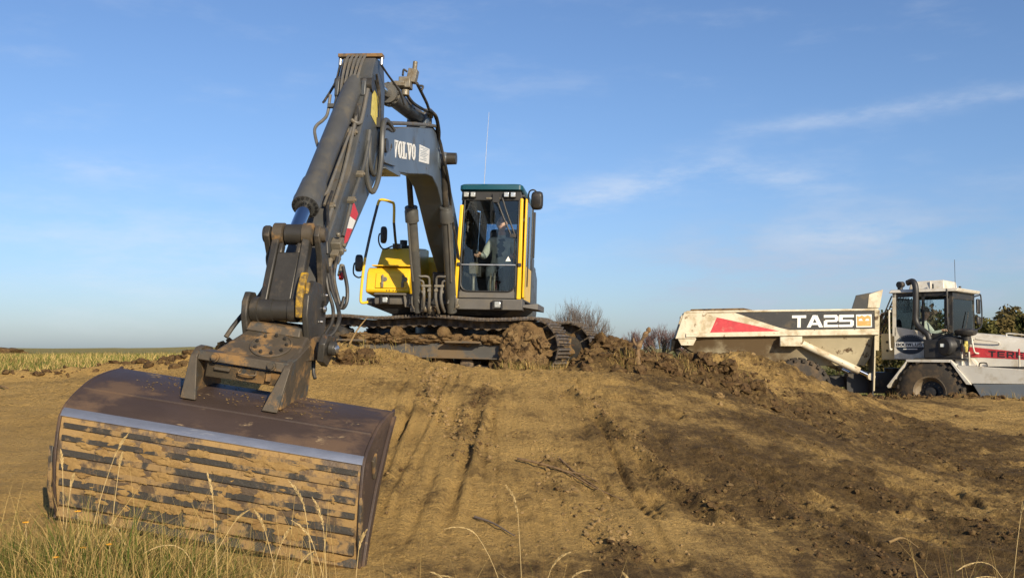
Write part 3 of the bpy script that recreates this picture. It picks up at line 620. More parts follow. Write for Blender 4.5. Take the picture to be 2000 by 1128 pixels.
def mirror(b, a, c, w_, h_, arm, rz=0):
    m_ = Matrix.Translation(L(b, a, c)) @ Matrix.Rotation(R(rz), 4, 'Z')
    q = MB(); lp = []
    for y, e in ((.0, .0), (-.02, .0), (-.05, .12), (-.065, .3)):
        lp.append([Vector((w_/2*(1-e)*math.copysign(abs(math.cos(t))**.55, math.cos(t)), y, h_/2*(1-e)*math.copysign(abs(math.sin(t))**.55, math.sin(t)))) for t in [6.28318*i/24 for i in range(24)]])
    o = q.loft(lp).build('mirror', 'black_plastic', ex, M=m_)
    MB().box((0, .006, 0), (w_*.86, .006, h_*.86)).build('mirror_glass', 'mirror_glass', o, M=m_, bevel=.002)
    MB().tube([L(*p) for p in arm], .012, 8, 6).build('mirror_arm', 'black_plastic', o)
mirror(-.91, 1.05, 2.06, .10, .26, [(-.91, 1.02, 2.05), (-.985, 1.0, 2.08), (-.995, .98, 1.95), (-.94, .9, 1.86), (-.84, .75, 1.92)], 30)
mirror(-1.26, 1.12, 1.62, .12, .26, [(-1.30, 1.1, 1.64), (-1.335, 1.12, 1.60), (-1.33, 1.15, 1.46), (-1.25, 1.18, 1.40), (-1.175, 1.2, 1.42)], 20)
mirror(1.415, .95, 2.61, .185, .28, [(1.27, .88, 2.60), (1.29, .95, 2.74), (1.36, .97, 2.77), (1.41, .94, 2.72), (1.41, .93, 2.62)], -12)

# ---- cab
cb = empty('cab', (0, 0, 0)); cb.parent = ex
def cx(b, c): return b+(.085-.052*(b-.22))*(c-1.0)/1.8           # the cab leans slightly
F, B_ = 1.25, -.45
b0, b1 = .215, 1.255
def pillar(name, mat, bl, br, a0, a1, c0, c1, bev=.01, shift=0):
    return MB().hexa([L(cx(bl, c0), a1, c0), L(cx(br, c0), a1, c0), L(cx(br, c0), a0, c0), L(cx(bl, c0), a0, c0),
                      L(cx(bl, c1), a1, c1), L(cx(br, c1)-shift, a1, c1), L(cx(br, c1)-shift, a0, c1), L(cx(bl, c1), a0, c1)]).build(name, mat, cb, bevel=bev)
MB().hexa([L(.20, 1.28, .945), L(1.25, 1.28, .945), L(1.25, .9, .93), L(.20, .9, .93), L(.20, 1.29, 1.10), L(1.25, 1.29, 1.10), L(1.25, .9, 1.10), L(.20, .9, 1.10)]).build('front_sill', 'sill_paint', cb, bevel=.01)
headlight(.89, 1.305, 1.02, .115)
MB().hexa([L(1.24, 1.15, .99), L(1.47, 1.12, .96), L(1.47, -.1, .96), L(1.24, -.1, .99), L(1.24, 1.15, 1.03), L(1.47, 1.12, 1.05), L(1.47, -.1, 1.05), L(1.24, -.1, 1.03)]).build('cab_step', 'sill_paint', cb, bevel=.006)
pillar('floor', 'cab_lining', b0, b1, B_, F-.03, 1.085, 1.12)
pillar('lower_panel', 'sill_paint', b0+.05, b1-.09, F-.05, F-.005, 1.115, 1.215)
pillar('front_pillar', 'yellow_paint', b0, b0+.055, F-.1, F+.01, 1.105, 2.50)
pillar('inner_pillar', 'black_plastic', b0+.06, b0+.085, F-.08, F+.002, 1.12, 2.62)
pillar('front_pillar', 'yellow_paint', b1-.10, b1-.035, F-.1, F+.01, 1.105, 2.60, shift=.02)
pillar('inner_pillar', 'black_plastic', b1-.13, b1-.105, F-.08, F+.002, 1.12, 2.62)
pillar('door_frame', 'yellow_paint', b1-.022, b1+.008, F-.16, F-.03, 1.13, 2.60)
pillar('door_panel', 'yellow_paint', b1-.03, b1, B_+.5, F-.17, 1.10, 1.62)
pillar('door_glass', 'window_glass', b1-.02, b1-.012, B_+.5, F-.17, 1.63, 2.60, 0)
pillar('door_rail', 'black_plastic', b1+.02, b1+.04, F-.24, F-.21, 1.30, 2.35)
pillar('centre_pillar', 'black_plastic', b1-.05, b1, B_+.40, B_+.49, 1.10, 2.62)
pillar('side_panel', 'grey_paint', b1-.05, b1, B_, B_+.39, 1.10, 1.85)
pillar('side_glass', 'window_glass', b1-.03, b1-.022, B_+.06, B_+.39, 1.86, 2.60, 0)
pillar('rear_pillar', 'black_plastic', b1-.07, b1, B_, B_+.05, 1.86, 2.62)
pillar('rear_pillar', 'black_plastic', b0, b0+.07, B_, B_+.05, 1.10, 2.62)
pillar('rear_panel', 'cab_lining', b0+.075, b1-.075, B_, B_+.04, 1.10, 1.98)
pillar('rear_jamb', 'cab_lining', b0+.075, b0+.20, B_, B_+.04, 1.981, 2.42); pillar('rear_jamb', 'cab_lining', b1-.32, b1-.075, B_, B_+.04, 1.981, 2.42)
pillar('rear_glass', 'tinted_glass', b0+.201, b1-.321, B_+.015, B_+.022, 1.982, 2.42, 0)
pillar('rear_header', 'cab_lining', b0+.075, b1-.075, B_, B_+.04, 2.421, 2.655)
pillar('inner_panel', 'cab_lining', b0, b0+.03, B_+.055, F-.11, 1.10, 1.55)
pillar('inner_glass', 'window_glass', b0+.012, b0+.019, B_+.055, F-.11, 1.56, 2.58, 0)
pillar('inner_beam', 'black_plastic', b0+.005, b0+.03, B_+.055, F-.11, 2.585, 2.70)
pillar('head_lining', 'cab_lining', b0+.04, b1-.04, B_+.03, F-.05, 2.63, 2.66)
pillar('window_divider', 'bright_steel', b0+.085, b1-.13, F-.012, F+.016, 1.60, 1.618, .003)
pillar('upper_windscreen', 'window_glass', b0+.086, b1-.131, F-.006, F+.001, 1.62, 2.56, 0)
# lower pane with round bottom corners in a rubber seal
pts = []
bl, br, cl_, ch = cx(b0+.086, 1.4), cx(b1-.131, 1.4), 1.215, 1.598
for i in range(9): t = math.pi+math.pi/2*i/8; pts.append((bl+.12+.12*math.cos(t), cl_+.12+.12*math.sin(t)))
for i in range(9): t = -math.pi/2+math.pi/2*i/8; pts.append((br-.12+.12*math.cos(t), cl_+.12+.12*math.sin(t)))
pts += [(br+.008, ch), (bl-.005, ch)]
MB().extr([L(b, F-.006, c) for b, c in pts], (0, .007, 0)).build('lower_windscreen', 'window_glass', cb, smooth=0)
MB().tube([L(b, F, c) for b, c in [(bl-.003, ch)]+pts[:18]+[(br+.006, ch)]], .013, 6, 1).build('window_seal', 'black_plastic', cb)
for sx, (p, q) in ((-1, (bl, bl-.03)), (1, (br, br+.03))):
    MB().extr([L(p-.0*sx, F-.02, cl_-.005), L(p+(-sx)*.12, F-.02, cl_-.005), L(p+(-sx)*.05, F-.02, cl_+.03), L(p+(-sx)*.015, F-.02, cl_+.075), L(p, F-.02, cl_+.12)], (0, .008, 0)).build('corner_panel', 'sill_paint', cb, smooth=0)
for b in (b0+.02, b1-.10): MB().box(L(cx(b+.03, 1.61), F+.02, 1.612), (.05, .03, .05)).build('hinge', 'black_plastic', cb, bevel=.004)
# roof with light bar
rf = MB(); lp = []
for c, e, fr in ((2.705, .0, 0.02), (2.725, -.012, .05), (2.785, -.012, .05), (2.805, .02, .03), (2.815, .06, -.02)):
    l_, r_ = cx(b0, c)-.0+e, cx(b1, c)-.075-e; f_, k_ = F+fr, B_-.02+e; q = .06; ring_ = []
    for (x, y, t0) in ((r_-q, f_-q, 0), (l_+q, f_-q, 90), (l_+q, k_+q, 180), (r_-q, k_+q, 270)):
        for i in range(5): t = R(t0+90*i/4); ring_.append(L(x+q*math.cos(t), y+q*math.sin(t), c))
    lp.append(ring_)
rf.loft(lp).build('roof', 'teal_paint', cb)
pillar('light_bar', 'black_plastic', b0+.02, b1-.06, F-.06, F+.005, 2.565, 2.70, shift=.03)
pillar('header_bar', 'fitting_steel', .62, .84, F+.006, F+.018, 2.585, 2.61, .003)
for b in (.385, .487, .985, 1.085):
    h = MB().box(L(b, F+.03, 2.645), (.085, .07, .085)).build('work_light', 'black_plastic', cb, bevel=.01)
    MB().box(L(b, F+.068, 2.645), (.07, .012, .07)).build('lens', 'lamp_lens', h, bevel=.014)
MB().box(L(.83, F+.02, 2.60), (.10, .05, .13)).tube([L(.82, F+.03, 2.62), L(.94, F+.028, 2.32), L(1.06, F+.025, 2.05)], .014, 6, 3).tube([L(.92, F+.035, 2.60), L(1.0, F+.033, 2.36), L(1.115, F+.03, 2.06)], .014, 6, 3).box(L(1.095, F+.03, 2.04), (.09, .04, .05)).tube([L(1.11, F+.025, 2.06), L(1.118, F+.02, 1.85), L(1.11, F+.015, 1.64)], .009, 6, 3).build('windscreen_wiper', 'black_plastic', cb)
MB().extr([L(.985, F+.004, 1.665), L(1.065, F+.004, 1.665), L(1.026, F+.004, 1.74)], (0, -.002, 0)).build('warning_sticker', 'white_sticker', cb, smooth=0)
MB().tube([L(.585, .85, 2.80), L(.61, .86, 3.4), L(.64, .87, 3.98)], lambda t: .006*(1-.5*t), 6, 3).cyl(L(.585, .85, 2.79), L(.585, .85, 2.87), .014, n=8).build('antenna', 'bright_steel', cb)
# cab interior
MB().box(L(.82, .33, 1.50), (.5, .5, .14)).build('seat_cushion', 'seat_fabric', cb, bevel=.05)
MB().box(L(.83, .06, 1.92), (.48, .14, .72), (-8, 0, 0)).build('seat_backrest', 'seat_fabric', cb, bevel=.05)
MB().box(L(.82, .25, 1.27), (.4, .4, .32)).build('seat_base', 'black_plastic', cb, bevel=.02)
for b in (.49, 1.10): MB().box(L(b, .55, 1.54), (.14, .5, .16)).cyl(L(b, .76, 1.6), L(b, .80, 1.80), .014, n=8).lump(L(b, .80, 1.83), (.028, .03, .05), 3, 2, .05).build('control_console', 'black_plastic', cb, bevel=.02)
for b in (.74, .80): MB().tube([L(b, 1.02, 1.12), L(b, 1.05, 1.35), L(b, .98, 1.50)], .012, 6, 4).box(L(b, 1.05, 1.16), (.1, .2, .02), (30, 0, 0)).build('travel_lever', 'fitting_steel', cb)
MB().box(L(.47, .95, 1.58), (.13, .12, .16), (15, 0, 0)).cyl(L(.47, .95, 1.12), L(.47, .95, 1.5), .025, n=8).build('monitor', 'fitting_steel', cb, bevel=.02)

# ---- boom
W = .17
bm_ = MB().prism([(-.02, 1.55), (.18, 1.42), (.62, 1.60), (1.33, 1.93), (2.04, 2.36), (2.45, 2.56), (2.87, 2.635), (3.30, 2.595), (4.32, 2.42), (5.05, 2.315), (5.62, 2.27), (5.68, 2.45), (5.60, 2.68),
                 (4.4, 2.97), (2.97, 3.275), (2.45, 3.26), (1.85, 2.98), (1.0, 2.48), (.1, 1.90), (-.1, 1.75)], -W, W)
boom = bm_.build('boom', 'boom_paint', ex, bevel=.012)
for b in (-W-.03, W+.005): MB().prism([(5.2, 2.35), (5.70, 2.30), (5.86, 2.42), (5.82, 2.60), (5.62, 2.67), (5.3, 2.70)], b, b+.025).build('boom_fork', 'boom_paint', ex, bevel=.005)
MB().prism([(4.9, 2.29), (5.62, 2.255), (5.62, 2.268), (4.9, 2.338)], -W-.015, W+.02).build('boom_lower_flange', 'boom_paint', ex)
MB().lathe(L(-.235, 5.75, 2.47), (1, 0, 0), [(0, .05), (.0, .075), (.47, .075), (.47, .05)], 20).build('pivot_pin', 'dark_steel', ex)
MB().lathe(L(-.40, 2.36, 2.98), (1, 0, 0), [(0, .04), (0, .07), (.13, .075), (.135, .06), (.665, .06), (.67, .085), (.80, .08), (.80, .04)], 20).build('cylinder_pin', 'dark_steel', ex)
MB().lathe(L(.17, 2.36, 2.98), (1, 0, 0), [(0, .16), (.012, .15), (.02, .10), (.08, .09), (.10, .085)], 24).build('pin_boss', 'boom_paint', ex)
MB().lathe(L(.17, 5.42, 2.53), (1, 0, 0), [(0, .03), (.03, .03), (.035, .02)], 12).build('bolt', 'dark_steel', ex)
def face_dirs(p, q, r): return (L(W, *q)-L(W, *p)), (L(W, *r)-L(W, *p))
exd, eyd = face_dirs((5.245, 2.45), (4.0, 2.648), (5.264, 2.64))
lettering('maker_lettering', 'VOLVO', L(W+.002, 5.245, 2.445), exd, L(0, .04, 1), {'V': .262, 'O': .215, 'L': .235}, .195, .012, (1, 0, 0), 'white_sticker', boom, SLAB)
st = MB().extr([L(W+.002, 3.80, 2.67), L(W+.002, 3.16, 2.755), L(W+.002, 3.145, 2.955), L(W+.002, 3.785, 2.885)], (.002, 0, 0)).build('load_chart_sticker', 'white_sticker', boom, smooth=0)
pr = MB(); rg = random.Random(4)
for i in range(8):
    u0 = rg.choice((.08, .12, .35)); u1 = rg.uniform(.6, .94); v = .14+.1*i
    P = lambda u, v: L(W+.0045, 3.80-.64*u, 2.67+.085*u+.212*v)
    pr.extr([P(u0, v), P(u1, v), P(u1, v+.045), P(u0, v+.045)], (.001, 0, 0))
pr.build('sticker_print', 'print_grey', boom, smooth=0)
MB().tube([L(.15, 5.55, 2.74), L(.16, 5.2, 2.83), L(.17, 4.0, 3.09), L(.175, 2.80, 3.335), L(.18, 2.68, 3.32)], .022, 8, 4).build('hydraulic_pipe', 'pipe_paint', ex)
hoseset('hydraulic_pipe', 'pipe_paint', ex, [([(.06, 5.5, 2.77), (.06, 4.0, 3.10), (.06, 2.9, 3.32), (.06, 2.3, 3.22), (.06, 1.2, 2.62)], .02), ([(-.05, 5.5, 2.77), (-.05, 4.0, 3.10), (-.05, 3.3, 3.25)], .02)])
hoseset('hydraulic_hose', 'rubber_hose', ex, [([(.18, 2.70, 3.31), (.21, 2.55, 3.12), (.27, 2.42, 2.84), (.27, 2.1, 2.6), (.24, 1.76, 2.36), (.27, 1.4, 1.9), (.30, 1.15, 1.55)], .020),
     ([(.12, 2.85, 3.33), (.19, 2.5, 3.2), (.23, 2.2, 2.82), (.22, 1.9, 2.62), (.215, 1.5, 2.3)], .018)])
for a, c in ((2.42, 3.0), (2.05, 2.62), (1.65, 2.25)): MB().box(L(.22, a, c), (.10, .03, .03), (30, 0, 0)).build('hose_clamp', 'dark_steel', ex)
# ---- boom lift cylinders
for b in (-.285, .215):
    top, low = L(b, 2.36, 2.98), L(b, 1.36, .98); d = (low-top).normalized(); h0 = top+d*.70
    cy = MB().lathe(h0, d, [(0, .05), (0, .088), (.05, .092), (.06, .098), (.22, .098), (.235, .075), (1.62, .075), (1.64, .05)], 20).build('boom_cylinder', 'cylinder_paint', ex)
    MB().cyl(top, h0, .042).build('piston_rod', 'dark_steel', cy)
    MB().box(L(b, 2.02-.12, 2.23), (.06, .08, .07)).cyl(h0+d*.01, h0+d*.02, .095).build('port_block', 'cylinder_paint', cy, bevel=.006)
    MB().tube([h0+d*.25+Vector((.04*(1 if b > 0 else -1), -.09, 0)), h0+d*.8+Vector((.04*(1 if b > 0 else -1), -.09, 0)), h0+d*1.15+Vector((.03*(1 if b > 0 else -1), -.09, 0))], .014, 6, 3).build('pipe', 'pipe_paint', cy)
    sg = 1 if b > 0 else -1
    # pipe bends and hoses at the foot, mirrored
    hoseset('hydraulic_pipe', 'pipe_paint', ex, [
      ([(b-.02*sg, 1.66, 1.52), (b-.03*sg, 1.62, 1.43), (b-.07*sg, 1.62, 1.40), (b-.16*sg, 1.60, 1.40), (b-.195*sg, 1.58, 1.37), (b-.20*sg, 1.55, 1.26)], .017),
      ([(b-.115*sg, 1.56, 1.27), (b-.10*sg, 1.57, 1.33), (b-.04*sg, 1.57, 1.34), (b+.03*sg, 1.54, 1.30), (b+.05*sg, 1.50, 1.20), (b+.0*sg, 1.48, 1.12), (b-.04*sg, 1.46, 1.02)], .016)])
    hoseset('hydraulic_hose', 'pipe_paint', ex, [([(b-.20*sg, 1.55, 1.26), (b-.205*sg, 1.56, 1.10), (b-.19*sg, 1.5, .96), (b-.18*sg, 1.4, .88)], .022), ([(b-.115*sg, 1.56, 1.27), (b-.125*sg, 1.57, 1.10), (b-.11*sg, 1.5, .97), (b-.10*sg, 1.4, .90)], .022),
      ([(b+.02*sg, 1.45, 1.16), (b+.07*sg, 1.46, 1.12), (b+.075*sg, 1.44, 1.0), (b+.05*sg, 1.4, .93)], .012)])
    MB().box(L(b-.155*sg, 1.56, 1.265), (.14, .05, .035)).box(L(b-.20*sg, 1.56, 1.20), (.05, .055, .04)).box(L(b-.115*sg, 1.56, 1.18), (.05, .055, .04)).build('hose_clamp', 'fitting_steel', ex, bevel=.004)
vb = MB(); rg = random.Random(9)
for i in range(10): vb.box(L(-.33+rg.uniform(-.07, .12), 1.30+rg.uniform(-.05, .05), .98+rg.uniform(-.06, .12)), (rg.uniform(.05, .11), .1, rg.uniform(.05, .1)))
vb.cyl(L(-.18, 1.42, .94), L(-.08, 1.4, .94), .055).build('valve_block', 'fitting_steel', ex, bevel=.006)
MB().box(L(.28, 1.36, 1.04), (.06, .06, .12), (0, 12, 0)).cyl(L(.28, 1.38, .97), L(.33, 1.38, 1.0), .03).build('valve_block', 'fitting_steel', ex, bevel=.006)
MB().lathe(L(-.07, 1.36, .90), (0, 0, 1), [(0, .05), (.05, .05), (.055, .085), (.075, .085), (.08, .03)], 18).build('swivel_cap', 'rusty_steel', ex)
MB().box(L(0, .25, 1.30), (.50, .5, .5)).build('boom_bracket', 'black_plastic', ex, bevel=.02)

# ---- dipper arm
AW = .17
arm = MB().prism([(5.76, 2.22), (6.94, 1.30), (7.33, 1.03), (7.72, .63), (7.86, .575), (7.98, .60), (8.02, .69), (7.95, .82), (7.63, 1.20), (6.87, 2.02), (6.42, 2.68), (6.16, 3.19), (6.08, 3.30), (5.93, 3.32), (5.74, 3.30), (5.66, 3.1), (5.66, 2.40)], -AW, AW).build('dipper_arm', 'grey_paint', ex, bevel=.012)
MB().box(L(0, 6.02, 3.335), (.46, .10, .035)).build('hose_bracket', 'rusty_steel', ex, bevel=.004)
hoseset('arm_pipe', 'pipe_paint', ex, [([(b, 6.05, 3.34), (b*.95, 6.20, 3.21), (b*.8-.01, 6.34, 2.96), (b*.4-.03, 6.45, 2.78)], .014) for b in (-.12, -.075, -.03, .015, .055)], n=6, k=4)
for b in (-.215, .215): MB().cyl(L(b, 6.02, 3.33), L(b, 6.03, 3.24), .018).build('hose_fitting', 'bright_steel', ex)
hoseset('hydraulic_hose', 'rubber_hose', ex, [([(-.215, 6.03, 3.24), (-.235, 6.1, 3.05), (-.30, 6.22, 2.84), (-.28, 6.35, 2.78)], .013), ([(.215, 6.03, 3.24), (.25, 5.9, 3.18), (.33, 5.7, 3.06), (.37, 5.6, 2.93)], .011)])
hoseset('arm_pipe', 'pipe_paint', ex, [([(-.22, 6.32, 2.86), (-.225, 6.38, 2.66), (-.25, 6.44, 2.58), (-.30, 6.46, 2.53), (-.315, 6.49, 2.47), (-.27, 6.58, 2.36), (-.20, 6.7, 2.24)], .016)])
MB().box(L(-.18, 6.36, 2.74), (.09, .07, .035)).build('pipe_clamp', 'cylinder_paint', ex)
# side hoses from the boom tip, hanging in loops
hoseset('hydraulic_hose', 'cylinder_paint', ex, [([(.20, 5.35, 2.72), (.215, 5.75, 2.74), (.235, 5.98, 2.60), (.25, 6.06, 2.28), (.25, 6.18, 2.03), (.225, 6.29, 1.90), (.19, 6.36, 2.0), (.185, 6.42, 2.20), (.185, 6.33, 2.5)], .026),
   ([(.19, 5.4, 2.70), (.21, 5.78, 2.66), (.215, 5.9, 2.50), (.20, 6.0, 2.27), (.205, 6.1, 2.12), (.20, 6.2, 2.10), (.19, 6.3, 2.22), (.185, 6.3, 2.45)], .022)])
hoseset('arm_pipe', 'cylinder_paint', ex, [([(.195, 6.38, 2.38), (.195, 6.52, 2.13), (.195, 6.72, 1.93), (.195, 6.9, 1.75), (.195, 7.02, 1.58), (.195, 7.18, 1.36)], .019)])
hoseset('arm_pipe', 'pipe_paint', ex, [([(.10, 6.45, 2.70), (.11, 6.66, 2.40), (.12, 6.98, 1.95), (.12, 7.36, 1.52), (.12, 7.5, 1.36)], .018), ([(.06, 6.62, 2.45), (.05, 6.98, 1.98), (.05, 7.3, 1.62)], .013), ([(.15, 6.3, 2.92), (.155, 6.48, 2.62), (.14, 6.56, 2.52), (.05, 6.62, 2.56)], .02)])
hoseset('hydraulic_hose', 'rubber_hose', ex, [([(.09, 7.2, 1.76), (.10, 7.36, 1.60), (.15, 7.5, 1.45), (.18, 7.62, 1.30), (.20, 7.66, 1.16)], .014), ([(.19, 6.12, 3.12), (.195, 5.98, 2.95), (.195, 5.94, 2.75), (.20, 5.9, 2.60)], .012), ([(.19, 6.15, 3.05), (.20, 6.02, 2.9), (.20, 5.97, 2.7), (.20, 5.92, 2.6)], .012),
   ([(.06, 6.42, 2.80), (.09, 6.48, 2.66), (.10, 6.55, 2.52), (.08, 6.6, 2.40)], .03)])
for a, c, b in ((6.68, 2.01, .20), (6.96, 1.72, .20), (7.28, 1.62, .10), (6.62, 2.42, .1)): MB().box(L(b, a, c), (.07, .07, .035), (40, 0, 0)).cyl(L(b+.03, a, c), L(b+.05, a, c), .016, n=8).build('pipe_clamp', 'fitting_steel', ex, bevel=.004)
MB().box(L(.185, 5.98, 2.66), (.06, .05, .10)).build('hose_guard', 'black_plastic', ex)
MB().extr([L(AW+.002, 6.18, 2.97), L(AW+.002, 5.92, 2.92), L(AW+.002, 5.98, 2.62), L(AW+.002, 6.23, 2.68)], (.002, 0, 0)).build('yellow_sticker', 'yellow_sticker', arm, smooth=0)
def armq(a, c): return L(AW+.002, a, c)
MB().extr([armq(6.80, 1.745), armq(6.60, 1.64), armq(6.69, 1.565), armq(6.91, 1.58)], (.002, 0, 0)).build('red_marking', 'red_sticker', arm, smooth=0)
MB().extr([armq(6.91, 1.58), armq(6.69, 1.565), armq(6.79, 1.475), armq(7.02, 1.455)], (.002, 0, 0)).build('white_marking', 'white_sticker', arm, smooth=0)
MB().extr([armq(7.02, 1.455), armq(6.79, 1.475), armq(6.94, 1.345), armq(7.05, 1.30)], (.002, 0, 0)).build('red_marking', 'red_sticker', arm, smooth=0)
# ---- dipper cylinder on top of the boom
p0, p1 = L(0, 2.98, 3.39), L(0, 5.70, 3.20); d = (p1-p0).normalized()
MB().prism([(2.78, 3.27), (3.22, 3.20), (3.16, 3.42), (3.02, 3.48), (2.86, 3.44)], -.13, .13).build('cylinder_mount', 'boom_paint', ex, bevel=.01)
cyd = MB().lathe(p0-d*.05, d, [(0, .06), (0, .10), (1.75, .10), (1.76, .135), (1.86, .135), (1.87, .115), (1.92, .11), (1.92, .05)], 22).build('dipper_cylinder', 'cylinder_paint', ex)
MB().cyl(p0+d*1.8, p1, .055).build('piston_rod', 'chrome', cyd)
for i in range(12):
    a = 6.28318*i/12; _, u, v = MB().frame(p0, p1)
    q = p0+d*1.79+.12*(math.cos(a)*u+math.sin(a)*v); MB().cyl(q, q+d*.05, .014, n=8).build('bolt', 'dark_steel', cyd)
tv = MB().box(L(.10, 4.35, 3.50), (.14, .16, .13)).box(L(.17, 4.30, 3.60), (.11, .12, .16), (0, 10, 0)).cyl(L(.19, 4.30, 3.66), L(.20, 4.30, 3.78), .028).cyl(L(.10, 4.36, 3.42), L(.1, 4.36, 3.35), .05).box(L(.03, 4.45, 3.47), (.16, .07, .06)).build('load_holding_valve', 'fitting_steel', ex, bevel=.008)
hoseset('hydraulic_hose', 'rubber_hose', ex, [([(.22, 4.28, 3.52), (.24, 4.1, 3.46), (.25, 3.8, 3.40), (.22, 3.5, 3.40), (.20, 3.2, 3.44), (.22, 2.95, 3.42), (.22, 2.75, 3.30), (.20, 2.62, 3.2)], .019), ([(.12, 4.34, 3.36), (.14, 4.1, 3.33), (.16, 3.7, 3.36), (.15, 3.3, 3.42)], .02), ([(.10, 4.28, 3.66), (.06, 4.3, 3.68), (.06, 4.34, 3.6)], .013), ([(.15, 3.3, 3.42), (.18, 3.05, 3.46), (.20, 2.85, 3.40), (.20, 2.7, 3.28)], .018), ([(.22, 4.24, 3.5), (.28, 4.22, 3.50), (.27, 4.24, 3.44)], .014)])
MB().box(L(.12, 3.0, 3.46), (.10, .14, .10)).box(L(.16, 3.12, 3.44), (.06, .08, .06)).box(L(.10, 2.9, 3.40), (.08, .10, .12)).build('pipe_fitting', 'fitting_steel', ex, bevel=.006)
# ---- bucket cylinder on the front of the arm
p0, p1 = L(0, 6.26, 2.98), L(0, 7.93, 1.29); d = (p1-p0).normalized(); ln = (p1-p0).length
ccy = MB().lathe(p0, d, [(-.06, .03), (-.06, .085), (.1, .095), (.14, .098), (ln*.70, .100), (ln*.71, .112), (ln*.80, .118), (ln*.815, .122), (ln*.83, .118), (ln*.845, .118), (ln*.845, .06)], 28).build('bucket_cylinder', 'cylinder_paint', ex)
MB().cyl(p0+d*ln*.8, p1, .060, n=24).build('piston_rod', 'chrome', ccy)
_, u, v = MB().frame(p0, p1)
for i in range(16):
    a = 6.28318*i/16; q = p0+d*ln*.838+.098*(math.cos(a)*u+math.sin(a)*v); MB().cyl(q, q+d*.022, .013, n=8).build('bolt', 'black_plastic', ccy)
MB().lathe(L(-.19, 6.24, 2.98), (1, 0, 0), [(0, .04), (0, .07), (.38, .07), (.38, .04)], 18).build('cylinder_pin', 'dark_steel', ex)
MB().prism([(6.05, 3.02), (6.22, 3.08), (6.33, 3.0), (6.35, 2.85), (6.2, 2.75)], -.175, -.13).prism([(6.05, 3.02), (6.22, 3.08), (6.33, 3.0), (6.35, 2.85), (6.2, 2.75)], .09, .14).build('cylinder_ear', 'grey_paint', ex, bevel=.01)
MB().box(L(-.03, 6.82, 2.30)+v*0, (.05, .05, .05)).build('port_block', 'cylinder_paint', ccy)
hoseset('arm_pipe', 'pipe_paint', ex, [([(.115, 6.72, 2.44), (.118, 7.1, 2.06), (.118, 7.42, 1.74), (.10, 7.5, 1.68)], .014)])
# ---- bucket linkage
LP, LB = (7.93, 1.29), (8.22, .66)
MB().lathe(L(-.25, *LP), (1, 0, 0), [(0, .04), (0, .068), (.05, .07), (.055, .055), (.475, .055), (.48, .065), (.52, .06), (.52, .03)], 22).build('link_pin', 'dark_steel', ex)
MB().lathe(L(-.07, *LP), (1, 0, 0), [(0, .07), (.01, .085), (.15, .085), (.16, .07)], 22).build('rod_eye', 'dark_steel', ex)
MB().lathe(L(-.17, *LP), (1, 0, 0), [(0, .07), (.01, .095), (.09, .095), (.095, .08)], 22).build('link_boss', 'rusty_steel', ex)
MB().lathe(L(.08, *LP), (1, 0, 0), [(0, .08), (.005, .095), (.085, .095), (.095, .07)], 22).build('link_boss', 'rusty_steel', ex)
dl = (L(0, *LB)-L(0, *LP)).normalized(); nl = Vector((0, dl.z, -dl.y)); nl = nl if nl.y < 0 else -nl     # front side of the link
A_, Z_ = L(0, *LP), L(0, *LB); ll = (Z_-A_).length
def lk(x, s, t): return Vector((x, 0, 0))+A_+dl*s+nl*t
hl = MB()
hl.loft([[lk(x, s, t) for x, t in ((-.165, .05), (-.10, .06), (-.10, -.05), (-.165, -.05))] for s in (.06, .3, ll-.03)])
hl.loft([[lk(x, s, t) for x, t in ((.09, .06), (.155, .05), (.155, -.05), (.09, -.05))] for s in (.06, .3, ll-.03)])
hl.loft([[lk(x, s, t) for x, t in ((-.10, .045), (.09, .045), (.09, -.025), (-.10, -.025))] for s in (.19, .35, ll-.05)])
for x0, x1 in ((-.10, -.06), (.05, .09)): hl.loft([[lk(x, s, t) for x, t in ((x0, .045), (x1, .045), (x1, -.025), (x0, -.025))] for s in (.10, .20)])
hl.build('h_link', 'dark_steel', ex, bevel=.012)
MB().lathe(L(-.215, *LB), (1, 0, 0), [(0, .05), (0, .10), (.055, .105), (.06, .088), (.17, .088), (.172, .082), (.30, .082), (.302, .095), (.36, .095), (.365, .07), (.42, .07), (.42, .04)], 26).build('bucket_pin', 'dark_steel', ex)
PA = (7.92, .685)
for b in (-.235, .185):
    g = MB(); s0, s1 = L(0, *LP), L(0, 7.74, .80)
    g.prism([(7.86, 1.34), (7.98, 1.36), (8.02, 1.27), (7.93, 1.12), (7.88, .92), (7.86, .78), (7.76, .70), (7.66, .76), (7.68, .90), (7.78, 1.10)], b, b+.05)
    g.build('guide_link', 'dark_steel', ex, bevel=.008)
MB().lathe(L(-.24, *PA), (1, 0, 0), [(0, .05), (0, .085), (.48, .085), (.48, .075), (.50, .07), (.50, .03)], 22).build('arm_tip_pin', 'dark_steel', ex)
for b, a, c, r in ((.265, 7.92, .685, .028), (.255, 7.98, .58, .012), (.255, 7.86, .8, .012)): MB().lathe(L(b, a, c), (1, 0, 0), [(0, r*1.0), (.01, r), (.02, r*.7), (.022, .002)], 14).build('grease_cap', 'pin_steel', ex)
for b, pr_ in ((-.27, [(8.10, .74), (8.16, .80), (8.28, .80), (8.34, .72), (8.35, .60), (8.28, .42), (7.98, .38), (7.90, .52)]), (.21, [(7.84, .78), (7.96, .88), (8.16, .90), (8.30, .78), (8.33, .62), (8.26, .42), (8.06, .30), (7.92, .38), (7.84, .56)])):   # side plates of the hitch
    MB().prism(pr_, b, b+.05).build('hitch_plate', 'dark_steel', ex, bevel=.01)
pr_ = []
for i in range(13): t = i/12; pr_.append((8.33-.10*t+.05*math.sin(t*3.14159), .60+.36*t))
MB().prism(pr_+[(a-.055, c) for a, c in pr_[::-1]], .16, .215).build('yellow_guard', 'yellow_worn', ex, bevel=.01)
